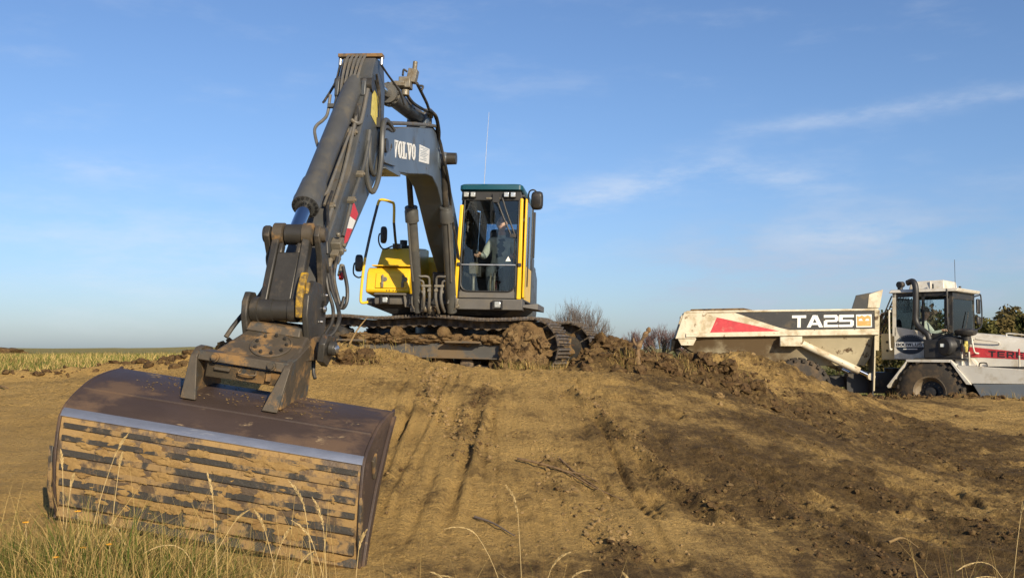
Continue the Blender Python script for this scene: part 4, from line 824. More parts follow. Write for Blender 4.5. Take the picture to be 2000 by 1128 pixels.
MB().prism([(8.26, .72), (8.30, .72), (8.27, .88), (8.23, .88)], .22, .245).build('yellow_lug', 'yellow_worn', ex, bevel=.006)
vb = MB().box(L(.215, 7.41, 1.25), (.09, .11, .12), (35, 0, 0)).box(L(.22, 7.48, 1.15), (.07, .09, .10), (35, 0, 0)).box(L(.20, 7.35, 1.30), (.10, .05, .05), (35, 0, 0)).box(L(.27, 7.46, 1.20), (.03, .05, .05), (35, 0, 0)).cyl(L(.26, 7.40, 1.26), L(.285, 7.40, 1.26), .018, n=8).cyl(L(.25, 7.36, 1.22), L(.28, 7.36, 1.22), .015, n=8).cyl(L(.23, 7.44, 1.33), L(.23, 7.46, 1.36), .02, n=8).build('valve_block', 'fitting_steel', ex, bevel=.008)
for b, a, c in ((.20, 7.62, 1.03), (.27, 7.50, .99)): MB().cyl(L(b, a-.06, c+.09), L(b, a, c), .024, n=10).build('hose_coupling', 'fitting_steel', ex)
for b, a, c in ((.225, 7.65, .985), (.285, 7.52, .96)): MB().cyl(L(b, a-.03, c+.045), L(b, a, c), .022, n=10).build('dust_cap', 'red_plastic', ex)
hoseset('hydraulic_hose', 'rubber_hose', ex, [
  ([(.258, 7.56, 1.14), (.264, 7.66, .968), (.303, 7.66, .796), (.34, 7.655, .706), (.377, 7.651, .754), (.369, 7.62, .883), (.312, 7.56, 1.06)], .016),
  ([(.245, 7.70, 1.049), (.272, 7.712, .878), (.301, 7.709, .759), (.337, 7.70, .70), (.36, 7.67, .80)], .014),
  ([(.20, 7.68, 1.12), (.225, 7.717, 1.028), (.279, 7.762, .854), (.348, 7.805, .705), (.388, 7.901, .597), (.355, 7.955, .491), (.289, 8.013, .44), (.272, 8.069, .398), (.25, 8.121, .284), (.25, 8.14, .20)], .017),
  ([(.18, 7.72, 1.10), (.215, 7.75, 1.0), (.255, 7.78, .84), (.31, 7.82, .70), (.33, 7.9, .58), (.30, 7.98, .48), (.27, 8.05, .40), (.262, 8.12, .30), (.27, 8.16, .18), (.29, 8.18, .13)], .015),
  ([(-.15, 7.957, 1.05), (-.242, 7.967, .813), (-.31, 8.12, .659), (-.36, 8.25, .53), (-.40, 8.30, .44)], .020),
  ([(-.17, 7.95, 1.23), (-.22, 7.93, 1.1), (-.20, 7.9, .95)], .016), ([(.02, 7.80, 1.30), (.0, 7.86, 1.15), (-.04, 7.88, 1.05), (-.06, 7.86, .95)], .014), ([(.16, 7.78, 1.28), (.20, 7.82, 1.16), (.235, 7.78, 1.05), (.235, 7.72, .98)], .013)], n=8)
MB().cyl(L(-.15, 7.955, 1.03), L(-.18, 7.958, .96), .026).build('hose_coupling', 'fitting_steel', ex)

# ---- tilting hitch and ditching bucket, rolled about the fore-and-aft axis
BM = Matrix.Translation(L(0, 8.15, .45)) @ Matrix.Rotation(R(7.2), 4, 'Y') @ Matrix.Translation((0, 8.15, 0))
# (in the bucket frame a is still measured from the swing axis, heights from the tilt axis)
MB().hexa([L(-.24, 8.33, .02), L(.20, 8.33, .02), L(.26, 7.95, .02), L(-.26, 7.95, .02), L(-.22, 8.30, .09), L(.19, 8.30, .09), L(.20, 8.0, .12), L(-.22, 8.0, .12)]).build('hitch_top', 'rusty_steel', ex, M=BM, bevel=.01)
tf = MB().hexa([L(-.36, 8.60, -.17), L(.28, 8.60, -.17), L(.31, 8.1, -.14), L(-.30, 8.1, -.14), L(-.22, 8.30, .03), L(.25, 8.30, .03), L(.27, 8.0, .05), L(-.22, 8.0, .05)])
tilt = tf.build('tilt_housing', 'rusty_steel', ex, M=BM, bevel=.012)
nrm = Vector((0, -.20, .30)).normalized(); cen = Vector(L(.03, 8.45, -.065)); e1 = Vector((1, 0, 0)); e2 = nrm.cross(e1)
MB().lathe(cen-nrm*.01, nrm, [(0, .06), (0, .158), (.018, .160), (.022, .150), (.014, .145), (.018, .02)], 36).build('tilt_bearing_cover', 'rusty_steel', tilt, M=BM)
for i in range(9):
    a = 6.28318*i/9+.2; q = cen+.118*(math.cos(a)*e1+math.sin(a)*e2); MB().cyl(q, q+nrm*.028, .012, n=6).build('bolt', 'dark_steel', tilt, M=BM)
# cross bar with two big bolts, lower frame, ears welded to the bucket
bar = MB().hexa([L(-.44, 8.70, -.235), L(.27, 8.70, -.235), L(.27, 8.58, -.235), L(-.44, 8.58, -.235), L(-.44, 8.69, -.165), L(.27, 8.69, -.165), L(.27, 8.58, -.15), L(-.44, 8.58, -.15)]).build('cross_bar', 'rusty_steel', ex, M=BM, bevel=.008)
for x in (-.29, .145):
    MB().cyl(L(x, 8.69, -.20), L(x, 8.715, -.20), .034, n=20).cyl(L(x, 8.715, -.20), L(x, 8.735, -.20), .024, n=6).build('bolt', 'rusty_steel', bar, M=BM)
fr = MB().hexa([L(-.38, 8.62, -.355), L(.20, 8.62, -.345), L(.20, 8.50, -.36), L(-.38, 8.50, -.36), L(-.36, 8.66, -.25), L(.22, 8.66, -.25), L(.22, 8.5, -.24), L(-.36, 8.5, -.24)])
fr.box(L(-.24, 8.66, -.28), (.12, .02, .025)).tube([L(-.10, 8.66, -.26), L(-.10, 8.685, -.29), L(.02, 8.685, -.29), L(.02, 8.66, -.26)], .008, 6, 3).box(L(.12, 8.655, -.29), (.04, .02, .06)).build('lower_frame', 'rusty_steel', ex, M=BM, bevel=.006)
for x, dx in ((-.47, .05), (.24, .05)):
    ea = MB().prism([(8.78, -.50), (8.72, -.20), (8.66, -.145), (8.58, -.13), (8.30, -.02) if x > 0 else (8.46, -.14), (8.22, -.06) if x > 0 else (8.38, -.20), (8.18, -.42), (8.3, -.46), (8.60, -.48)], x, x+dx)
    q = x+dx if x > 0 else x
    sg = 1 if x > 0 else -1
    ea.hexa([L(q-.07*sg-.06, 8.82, -.52), L(q-.07*sg+.06, 8.82, -.52), L(q-.07*sg+.05, 8.77, -.52), L(q-.07*sg-.05, 8.77, -.52), L(q-.02*sg-.025, 8.72, -.20), L(q-.02*sg+.025, 8.72, -.20), L(q-.02*sg+.025, 8.69, -.2), L(q-.02*sg-.025, 8.69, -.2)])
    ea.build('bucket_ear', 'rusty_steel', ex, M=BM, bevel=.006)
MB().prism([(8.24, .08), (8.30, .0), (8.28, -.14), (8.14, -.18), (8.04, -.10), (8.06, .06)], .345, .40).lathe(L(.40, 8.17, -.03), (1, 0, 0), [(0, .06), (.05, .055), (.055, .04)], 18).build('tilt_cylinder_ear', 'dark_steel', ex, M=BM, bevel=.008)
MB().lathe(L(.455, 8.17, -.03), (1, 0, 0), [(0, .034), (.012, .034), (.022, .02), (.024, .002)], 16).build('grease_cap', 'pin_steel', ex, M=BM)
bk = empty('bucket', (0, 0, 0)); bk.parent = ex
BH = Matrix.Translation((0, 0, -.69)) @ Matrix(((1, 0, -.09, 0), (0, 1, 0, 0), (0, 0, 1, 0), (0, 0, 0, 1))) @ Matrix.Translation((0, 0, .69))     # its side plates are not quite square to the back
BM = BM @ BH
XL, XR = -1.17, 1.02
xl = lambda z: XL
PROF = [(8.30, -.425), (8.45, -.44), (8.62, -.47), (8.76, -.51), (8.86, -.555), (8.95, -.60), (9.03, -.65), (9.085, -.70), (9.115, -.75), (9.13, -.85), (9.14, -.98), (9.135, -1.10), (9.12, -1.22), (9.09, -1.34), (9.06, -1.43)]
def shell(i0, i1, x0, x1, th=.022, off=0.0):
    P = PROF[i0:i1+1]; o = []; inn = []
    for i, (a, c) in enumerate(P):
        k = i+i0; pa, pc = PROF[max(k-1, 0)]; na, nc = PROF[min(k+1, len(PROF)-1)]; ta, tc_ = na-pa, nc-pc; l = math.hypot(ta, tc_); nn = (-tc_/l, ta/l)
        o.append((a+nn[0]*off, c+nn[1]*off)); inn.append((a-nn[0]*(th-off), c-nn[1]*(th-off)))
    return MB().prism(o+inn[::-1], x0, x1)
shell(0, 4, XL+.002, XR-.002).build('top_plate', 'bucket_paint', bk, M=BM)
shell(4, 7, XL+.002, XR-.002, off=.004).build('curved_plate', 'bucket_paint', bk, M=BM)
shell(7, 14, XL+.002, XR-.002).build('back_shell', 'bucket_shell', bk, M=BM)
MB().prism([(9.082, -.684), (9.108, -.703), (9.127, -.738), (9.118, -.744), (9.095, -.715), (9.073, -.694)], XL-.004, XR+.004).build('polished_edge', 'bright_steel', bk, M=BM)
MB().prism([(8.855, -.540), (8.875, -.548), (8.878, -.566), (8.85, -.555)], XL+.01, XR-.01).build('weld_ridge', 'bucket_paint', bk, M=BM)
rg = random.Random(3)
zs = [(-.800, .018), (-.885, .019), (-.985, .022), (-1.085, .020), (-1.19, .024), (-1.31, .045)]
for z, hh in zs:
    aa = float(np.interp(-z, [-c for a, c in PROF[7:]], [a for a, c in PROF[7:]]))
    MB().prism([(aa+.013, z-hh), (aa+.016, z-hh+.003), (aa+.016, z+hh-.003), (aa+.013, z+hh), (aa-.004, z+hh), (aa-.004, z-hh)], XL+.03, XR-.02).build('wear_strip', 'wear_strip', bk, M=BM)
MB().prism([(9.085, -1.44), (9.07, -1.345), (9.045, -1.345), (9.02, -1.46), (9.05, -1.47)], XL, XR).build('cutting_edge', 'wear_strip', bk, M=BM)
side = [(8.26, -.41)]+PROF+[(9.03, -1.47), (8.98, -1.46), (8.90, -1.25), (8.70, -.90), (8.46, -.60), (8.27, -.47)]
for x in (XL-.022, XR): MB().prism([(a+.012, c) for a, c in side], x, x+.022).build('side_plate', 'bucket_paint', bk, M=BM, bevel=.005)
for x, s_ in ((XL-.045, -1), (XR+.022, 1)):
    MB().prism([(8.99, -1.47), (9.05, -1.47), (8.98, -1.25), (8.80, -.93), (8.55, -.63), (8.38, -.46), (8.30, -.46), (8.46, -.62), (8.70, -.92), (8.90, -1.26)], x, x+.022).build('side_cutter', 'bucket_paint', bk, M=BM, bevel=.004)
    MB().prism([(8.86, -.68), (8.94, -.73), (8.88, -.86), (8.83, -.85), (8.86, -.77)], x, x+.02).build('wear_patch', 'rusty_steel', bk, M=BM, bevel=.004)
    MB().prism([(9.15, -.95), (9.157, -1.0), (9.14, -1.25), (9.08, -1.40), (9.06, -1.2), (9.10, -1.0)], x-.01 if s_ < 0 else x-.015, x+.02 if s_ < 0 else x+.004).build('corner_guard', 'wear_strip', bk, M=BM, bevel=.004)
cm = MB(); rg = random.Random(31)
for i in range(100):
    x = rg.uniform(XL+.13, XR-.12); z = -.76-.64*rg.random()**.8; aa = float(np.interp(-z, [-c for a, c in PROF[7:]], [a for a, c in PROF[7:]]))
    q = rg.uniform(.012, .055); cm.lump(L(x, aa+.010, z), (q*rg.uniform(.8, 2.2), .006, q*rg.uniform(.4, .9)), i, 3, .6, 2.2)
cm.build('caked_mud', 'caked_mud', bk, M=BM, kind='stuff')
dm = MB(); rg = random.Random(12)
for i in range(260):
    x = rg.choice((-.75, -.5, -.1, .2, .35, .5))+rg.gauss(0, .10); s_ = rg.choice((.15, .5, .7, .95))+rg.uniform(-.15, .05); a = 8.35+.42*s_; c = float(np.interp(a, [p[0] for p in PROF[:5]], [p[1] for p in PROF[:5]]))
    if -.46 < x < .3: a += .0
    dm.lump(L(x, a, c+.002), (rg.uniform(.002, .012), rg.uniform(.002, .008), rg.uniform(.001, .003)), i, 1, .6)
dm.build('dry_sand', 'clod_sand', bk, M=BM, kind='stuff')

# ================================================================== articulated dump truck
tk = empty('dump_truck', (9.2, 24.2, -.17), (0, 0, 0), label='dirty cream articulated dump truck with black striped body beyond the sand pile', cat='dump truck')
RM = Matrix.Rotation(R(-8), 4, 'Z'); FM = Matrix.Rotation(R(-40), 4, 'Z')
V = lambda x, y, z: Vector((x, y, z))      # x forward, y away from the camera, z up
def wheel(x, y, sgn, M, r=.775):
    w_ = .56; c = V(x, y, r)
    tm = MB().lathe(c-V(0, w_/2, 0), (0, 1, 0), [(0, .36), (.0, .45), (.03, .60), (.06, .70), (.10, .745), (.46, .745), (.50, .70), (.53, .60), (.56, .45), (.56, .36), (.40, .36), (.16, .36), (0, .36)], 36, False)
    for i in range(24):
        for s2 in (-1, 1):
            a = 6.28318*(i+.25*s2)/24; u_ = V(math.cos(a), 0, math.sin(a)); t_ = V(-math.sin(a), 0, math.cos(a)); p = []
            for q, hh in ((.735, 1), (.780, .8)):
                for yy, off in ((.03, -.0), (.275, -.07)):
                    for ww in (-.045*hh, .045*hh): p.append(c+u_*(q-(.06 if yy > .2 else 0))+t_*(ww+off)+V(0, s2*yy, 0))
            tm.hexa([p[0], p[1], p[3], p[2], p[4], p[5], p[7], p[6]])
    ty = tm.build('wheel', 'tyre_rubber', tk, M=M)
    MB().lathe(c+V(0, sgn*.05, 0), (0, sgn, 0), [(0, .1), (0, .30), (.10, .30), (.22, .33), (.235, .36), (.215, .37), (.20, .34), (.10, .27), (.04, .25), (.035, .24)], 28).build('rim', 'rim_paint', ty, M=M)
    MB().lathe(c+V(0, sgn*.08, 0), (0, sgn, 0), [(0, .24), (.01, .24), (.02, .13), (.12, .11), (.13, .05)], 24).build('hub', 'truck_black', ty, M=M)
    for i in range(10): a = 6.28318*i/10; MB().cyl(c+V(.19*math.cos(a), sgn*.08, .19*math.sin(a)), c+V(.19*math.cos(a), sgn*.115, .19*math.sin(a)), .018, n=6).build('wheel_nut', 'rim_paint', ty, M=M)
for x in (-2.35, -4.1):
    for s_ in (-1, 1): wheel(x, s_*1.02, s_, RM)
for s_ in (-1, 1): wheel(1.28, s_*1.02, s_, FM, .79)
# chassis
ch = MB()
for y in (-.42, .42): ch.box(V(-2.5, y, .98), (4.2, .12, .26))
ch.box(V(-.35, 0, .95), (.6, .7, .5)).cyl(V(-2.35, -.9, .775), V(-2.35, .9, .775), .16).cyl(V(-4.1, -.9, .775), V(-4.1, .9, .775), .16)
for y in (-.75, .75): ch.box(V(-3.2, y, .72), (1.7, .14, .24))
ch.build('rear_chassis', 'truck_black', tk, M=RM, bevel=.01)
MB().cyl(V(0, 0, .55), V(0, 0, 1.3), .17).box(V(.2, 0, .9), (.7, .5, .3)).box(V(1.7, 0, .85), (3.0, .9, .4)).cyl(V(1.28, -.8, .79), V(1.28, .8, .79), .16).build('front_chassis', 'truck_black', tk, M=FM, bevel=.01)
# dump body
def sec(x, zt, zr, zb, wt, wb): return [V(x, -wt, zt), V(x, -wt, zr), V(x, -wb, zb), V(x, wb, zb), V(x, wt, zr), V(x, wt, zt)]
secs = [sec(-5.02, 2.60, 2.20, 1.83, 1.22, .95), sec(-4.55, 2.62, 2.08, 1.55, 1.22, .90), sec(-3.9, 2.62, 2.09, 1.36, 1.22, .86), sec(-2.6, 2.63, 2.10, 1.34, 1.22, .84), sec(-.85, 2.64, 2.14, 1.38, 1.22, .84), sec(-.62, 2.64, 2.15, 1.70, 1.22, .95)]
body = MB().loft(secs, closed=False, cap=False)
inn = [[p+V(0, (.05 if p.y < 0 else -.05), .05 if i in (2, 3) else 0) for i, p in enumerate(s_)] for s_ in secs]
body.loft(inn, closed=False, cap=False)
db = body.build('dump_body', 'truck_belly', tk, M=RM, smooth=20)
for y in (-1.2, 1.2):
    sg = math.copysign(1, y)
    MB().hexa([V(-5.12, y*1.045, 2.05), V(-.55, y*1.045, 2.10), V(-.55, y*.99, 2.10), V(-5.12, y*.99, 2.05), V(-4.93, y*1.045, 2.62), V(-.55, y*1.045, 2.65), V(-.55, y*.99, 2.65), V(-4.93, y*.99, 2.62)]).build('side_panel', 'truck_cream', db, M=RM, bevel=.01)
    MB().hexa([V(-4.95, y*1.07, 2.61), V(-.55, y*1.07, 2.645), V(-.55, y*.97, 2.645), V(-4.95, y*.97, 2.61), V(-4.93, y*1.07, 2.66), V(-.55, y*1.07, 2.69), V(-.55, y*.97, 2.69), V(-4.93, y*.97, 2.66)]).build('top_rail', 'truck_cream', db, M=RM, bevel=.012)
    MB().hexa([V(-4.95, y*1.085, 2.03), V(-.55, y*1.085, 2.085), V(-.55, y*.98, 2.085), V(-4.95, y*.98, 2.03), V(-4.95, y*1.085, 2.125), V(-.55, y*1.085, 2.21), V(-.55, y*.98, 2.21), V(-4.95, y*.98, 2.125)]).build('lower_rail', 'truck_cream', db, M=RM, bevel=.012)
    MB().hexa([V(-5.20, y*1.06, 2.0), V(-4.72, y*1.06, 2.0), V(-4.72, y*.95, 2.0), V(-5.20, y*.95, 2.0), V(-4.98, y*1.06, 2.64), V(-4.42, y*1.06, 2.64), V(-4.42, y*.95, 2.64), V(-4.98, y*.95, 2.64)]).build('tail_post', 'truck_cream', db, M=RM, bevel=.012)
    MB().hexa([V(-5.06, y*1.04, 1.84), V(-4.78, y*1.04, 1.84), V(-4.78, y*.95, 1.84), V(-5.06, y*.95, 1.84), V(-5.14, y*1.04, 2.0), V(-4.70, y*1.04, 2.0), V(-4.70, y*.95, 2.0), V(-5.14, y*.95, 2.0)]).build('tail_gusset', 'truck_cream', db, M=RM, bevel=.01)
    MB().hexa([V(-2.78, y*1.11, 1.82), V(-2.28, y*1.11, 1.82), V(-2.28, y*.75, 1.82), V(-2.78, y*.75, 1.82), V(-2.78, y*1.11, 2.04), V(-2.28, y*1.11, 2.05), V(-2.28, y*.75, 2.05), V(-2.78, y*.75, 2.04)]).build('hoist_bracket', 'truck_cream', db, M=RM, bevel=.01)
    # stripe and lettering band
    Y = y*1.0455
    if y < 0:
        MB().extr([V(-3.80, Y, 2.615), V(-.57, Y, 2.635), V(-.57, Y, 2.225), V(-2.62, Y, 2.20), V(-3.35, Y, 2.45)], (0, -.003, 0)).build('black_stripe', 'truck_black', db, M=RM, smooth=0)
        MB().extr([V(-4.38, Y, 2.145), V(-2.78, Y, 2.175), V(-4.22, Y, 2.50)], (0, -.003, 0)).build('red_marking', 'truck_red', db, M=RM, smooth=0)
        for pts in ([(-4.40, 2.54), (-4.30, 2.60), (-2.55, 2.20), (-2.75, 2.19)],):
            MB().extr([V(x, Y, z) for x, z in pts], (0, -.0045, 0)).build('white_stripe', 'truck_cream', db, M=RM, smooth=0)
        lettering('model_lettering', 'TA25', V(-2.50, Y-.004, 2.255), V(1, 0, .01), V(0, 0, 1), {'T': .32, 'A': .37, '2': .33, '5': .33}, .285, .015, (0, -1, 0), 'white_sticker', db, M=RM, slant=.03)
        st = MB().extr([V(-1.05, Y-.004, 2.26), V(-.70, Y-.004, 2.265), V(-.70, Y-.004, 2.56), V(-1.05, Y-.004, 2.555)], (0, -.002, 0)).build('orange_sign', 'white_sticker', db, M=RM, smooth=0)
        sm = MB().extr([V(-1.03, Y-.007, 2.285), V(-.72, Y-.007, 2.288), V(-.72, Y-.007, 2.50), V(-.79, Y-.007, 2.54), V(-.86, Y-.007, 2.50), V(-.92, Y-.007, 2.54), V(-.98, Y-.007, 2.50), V(-1.03, Y-.007, 2.53)], (0, -.002, 0)); sm.build('sign_field', 'sign_orange', db, M=RM, smooth=0)
        q = MB()
        for x in (-.95, -.80): q.extr([V(x-.05, Y-.010, 2.41), V(x+.05, Y-.010, 2.41), V(x+.02, Y-.010, 2.46), V(x-.03, Y-.010, 2.45)], (0, -.001, 0))
        q.build('sign_mark', 'white_sticker', db, M=RM, smooth=0)
MB().hexa([V(-.64, -1.24, 1.72), V(-.55, -1.24, 1.72), V(-.55, 1.24, 1.72), V(-.64, 1.24, 1.72), V(-.64, -1.28, 2.66), V(-.52, -1.28, 2.66), V(-.52, 1.28, 2.66), V(-.64, 1.28, 2.66)]).hexa([V(-.86, -.84, 1.36), V(-.8, -.84, 1.36), V(-.8, .84, 1.36), V(-.86, .84, 1.36), V(-.64, -1.0, 1.73), V(-.57, -1.0, 1.73), V(-.57, 1.0, 1.73), V(-.64, 1.0, 1.73)]).build('front_wall', 'truck_belly', db, M=RM, bevel=.01)
for y in (-1.25,):
    MB().hexa([V(-1.14, y*1.02, 2.69), V(-.75, y*1.02, 2.70), V(-.75, y*.98, 2.70), V(-1.14, y*.98, 2.69), V(-1.04, y*1.02, 3.0), V(-.72, y*1.02, 3.06), V(-.72, y*.98, 3.06), V(-1.04, y*.98, 3.0)]).build('spill_guard_cheek', 'truck_black', db, M=RM)
MB().hexa([V(-.80, -1.29, 2.70), V(-.53, -1.29, 2.70), V(-.53, 1.29, 2.70), V(-.62, 1.29, 2.70), V(-.76, -1.29, 3.02), V(-.44, -1.29, 3.13), V(-.44, 1.29, 3.13), V(-.52, 1.29, 3.08)]).build('spill_guard', 'truck_cream', db, M=RM, bevel=.01)
MB().hexa([V(-5.30, -1.0, 1.70), V(-5.05, -.95, 1.80), V(-5.05, .95, 1.80), V(-5.30, 1.0, 1.70), V(-5.28, -1.22, 2.0), V(-5.1, -1.22, 2.05), V(-5.1, 1.22, 2.05), V(-5.28, 1.22, 2.0)]).build('tail_lip', 'truck_black', db, M=RM, bevel=.02)
MB().hexa([V(-5.1, -.9, 1.55), V(-4.6, -.9, 1.44), V(-4.6, .9, 1.44), V(-5.1, .9, 1.55), V(-5.25, -.95, 1.78), V(-4.6, -.92, 1.56), V(-4.6, .92, 1.56), V(-5.25, .95, 1.78)]).build('tail_beam', 'truck_black', db, M=RM, bevel=.02)
em = MB(); rg = random.Random(8)
for i in range(46): em.lump(V(rg.uniform(-4.8, -1.2), rg.uniform(-.95, 1.1), 2.44+.12*math.sin(i)+rg.uniform(-.05, .0)), (rg.uniform(.2, .45), rg.uniform(.2, .35), rg.uniform(.08, .2)), i, 2, .4)
em.build('load_of_soil', 'mud', db, M=RM, kind='stuff')
MB().hexa([V(-4.85, -1.28, 2.655), V(-3.4, -1.28, 2.675), V(-3.4, -1.12, 2.675), V(-4.85, -1.12, 2.655), V(-4.82, -1.24, 2.70), V(-3.6, -1.24, 2.72), V(-3.6, -1.15, 2.72), V(-4.82, -1.15, 2.70)]).build('mud_on_rail', 'mud', db, M=RM)
for y in (-1.12, 1.12):
    a, b_ = V(-2.36, y, 1.93), V(-.72, y, 1.12); d = (b_-a).normalized()
    hc = MB().lathe(a+d*.12, d, [(0, .05), (0, .085), (1.42, .085), (1.43, .05)], 18).build('hoist_cylinder', 'truck_cream', tk, M=RM)
    MB().cyl(a+d*1.5, b_, .05).build('piston_rod', 'chrome', hc, M=RM)
    for q_ in (a, b_): MB().cyl(q_-V(0, .09, 0), q_+V(0, .09, 0), .085).build('pivot_eye', 'truck_cream', hc, M=RM)
MB().hexa([V(-.73, -1.26, .62), V(-.70, -1.26, .62), V(-.70, -.75, .62), V(-.73, -.75, .62), V(-.66, -1.26, 2.05), V(-.63, -1.26, 2.05), V(-.63, -.75, 2.05), V(-.66, -.75, 2.05)]).build('mud_flap', 'truck_black', tk, M=RM)
MB().box(V(-.66, -1.27, 1.42), (.03, .02, 1.25), (0, 2.5, 0)).build('flap_stay', 'truck_belly', tk, M=RM)
MB().box(V(-.95, -.62, .95), (.5, .3, .45)).cyl(V(-1.05, -.75, .62), V(-.4, -.75, .62), .06).build('suspension_box', 'truck_black', tk, M=RM, bevel=.01)

# front unit: cab
X0, X1, Y0, Y1 = .36, 1.70, -.86, .86; ZB, ZW, ZR = 1.52, 2.22, 3.06
tc_ = empty('cab', (0, 0, 0)); tc_.parent = tk
def tb_(name, mat, p, q, bev=.008, par=None):
    c = [(a+b)/2 for a, b in zip(p, q)]; s_ = [abs(b-a) for a, b in zip(p, q)]
    return MB().box(c, s_).build(name, mat, par or tc_, M=FM, bevel=bev)
for y, s_ in ((Y0, -1), (Y1, 1)):
    ya, yb = (y, y+.05) if s_ < 0 else (y-.05, y)
    MB().loft([[V(x, yy, z) for x, z in ((X0, ZB), (1.22, ZB), (1.22, 2.12), (X0+.02, ZW+.06))] for yy in (ya, yb)]).build('side_panel', 'truck_white', tc_, M=FM, bevel=.01)
    MB().loft([[V(x, yy, z) for x, z in ((1.225, ZB), (1.70, ZB), (1.70, 2.05), (1.225, 2.12))] for yy in (ya, yb)]).build('door_panel', 'truck_black', tc_, M=FM, bevel=.01)
    for xa, xb, w_, n_ in ((X0, .44, 0, 'rear_post'), (1.02, 1.07, 0, 'middle_post'), (1.62, 1.70, -.06, 'front_post')):
        MB().hexa([V(xa-.02, ya, 2.06), V(xb-.02, ya, 2.06), V(xb-.02, yb, 2.06), V(xa-.02, yb, 2.06), V(xa, ya, ZR), V(xb, ya, ZR), V(xb, yb, ZR), V(xa, yb, ZR)]).build(n_, 'truck_white' if n_ == 'rear_post' else 'truck_black', tc_, M=FM)
    MB().box(V(1.03, (ya+yb)/2, ZR-.05), (1.34, .05, .10)).build('window_header', 'truck_black', tc_, M=FM)
    tb_('side_glass', 'window_glass', (.44, ya+.02, 2.20), (1.02, ya+.028, ZR-.10), 0)
    tb_('door_glass', 'window_glass', (1.07, ya+.02, 2.10), (1.62, ya+.028, ZR-.10), 0)
    for i in range(9): tb_('grille_bar', 'truck_black', (.46+i*.034, ya-.006, 2.66), (.468+i*.034, ya+.004, ZR-.10), 0)
tb_('floor', 'truck_black', (X0+.055, Y0+.055, ZB-.03), (X1-.055, Y1-.055, ZB+.03))
tb_('rear_panel', 'truck_white', (X0, Y0+.055, ZB), (X0+.05, Y1-.055, 2.24)); tb_('rear_glass', 'window_glass', (X0+.02, Y0+.055, 2.25), (X0+.028, Y1-.055, ZR-.10), 0)
tb_('front_panel', 'truck_black', (X1-.05, Y0+.055, ZB), (X1, Y1-.055, 2.05))
MB().hexa([V(X1-.03, Y0+.06, 2.06), V(X1-.022, Y0+.06, 2.06), V(X1-.022, Y1-.06, 2.06), V(X1-.03, Y1-.06, 2.06), V(X1-.03, Y0+.06, ZR-.10), V(X1-.022, Y0+.06, ZR-.10), V(X1-.022, Y1-.06, ZR-.10), V(X1-.03, Y1-.06, ZR-.10)]).build('windscreen', 'window_glass', tc_, M=FM)
tb_('visor', 'truck_black', (X1-.045, Y0+.055, ZR-.16), (X1+.0, Y1-.055, ZR))
tb_('sun_blind', 'print_grey', (X1-.06, Y0+.1, ZR-.30), (X1-.05, Y1-.1, ZR-.17), 0)
MB().tube([V(X1+.01, -.1, 2.08), V(X1+.015, .15, 2.4), V(X1+.01, .3, 2.62)], .012, 6, 3).build('windscreen_wiper', 'truck_black', tc_, M=FM)
MB().hexa([V(X0-.08, Y0-.05, ZR), V(X1+.10, Y0-.05, ZR+.0), V(X1+.10, Y1+.05, ZR), V(X0-.08, Y1+.05, ZR), V(X0-.04, Y0-.01, ZR+.08), V(X1+.14, Y0-.01, ZR+.07), V(X1+.14, Y1+.01, ZR+.07), V(X0-.04, Y1+.01, ZR+.08)]).build('roof', 'truck_white', tc_, M=FM, bevel=.015)
MB().hexa([V(.62, -.52, ZR+.082), V(1.42, -.52, ZR+.082), V(1.42, .52, ZR+.082), V(.62, .52, ZR+.082), V(.66, -.48, ZR+.28), V(1.40, -.48, ZR+.29), V(1.40, .48, ZR+.29), V(.66, .48, ZR+.28)]).build('air_conditioner', 'truck_white', tc_, M=FM, bevel=.02)
for x in (.80, 1.10): tb_('unit_rib', 'truck_white', (x, -.525, ZR+.09), (x+.03, -.50, ZR+.27))
MB().cyl(V(.46, -.62, ZR+.09), V(.46, -.62, ZR+.16), .06).lathe(V(.46, -.70, ZR+.2), (.3, 1, .1), [(0, .05), (0, .08), (.14, .07), (.18, .02)], 14).build('horn', 'truck_black', tc_, M=FM)
MB().tube([V(1.46, .2, ZR+.07), V(1.46, .2, ZR+.8)], .006, 6, 1).tube([V(1.45, .18, ZR+.1), V(1.2, .1, ZR+.3)], .008, 6, 1).cyl(V(1.55, .25, ZR+.07), V(1.55, .25, ZR+.17), .03).cyl(V(1.2, -.6, ZR+.07), V(1.2, -.6, ZR+.2), .02).build('antenna', 'truck_black', tc_, M=FM)
# rear window guard: slanting bars
gd = MB()
for i in range(9): y = Y0+.04+i*.2; gd.tube([V(X0-.42, y, 2.12), V(X0-.03, y, ZR-.06)], .016, 6, 1)
gd.tube([V(X0-.42, Y0+.04, 2.12), V(X0-.42, Y0+1.64, 2.12)], .02, 6, 1).tube([V(X0-.22, Y0+.04, 2.56), V(X0-.22, Y0+1.64, 2.56)], .016, 6, 1)
gd.build('rear_guard', 'truck_black', tc_, M=FM)
MB().tube([V(X0-.03, Y0-.06, 2.62), V(X0-.06, Y0-.08, 2.60), V(X0-.06, Y0-.08, 1.8), V(X0-.03, Y0-.03, 1.76)], .02, 8, 4).build('grab_rail', 'truck_white', tk, M=FM)
tb_('rear_box', 'truck_belly', (X0-.35, Y0+.15, 1.5), (X0-.03, Y0+.5, 2.12), .02, tk)
for z in (1.72, 1.92): MB().cyl(V(X0-.2, Y0+.14, z), V(X0-.2, Y0+.15, z), .03).build('bolt_hole', 'truck_black', tk, M=FM)
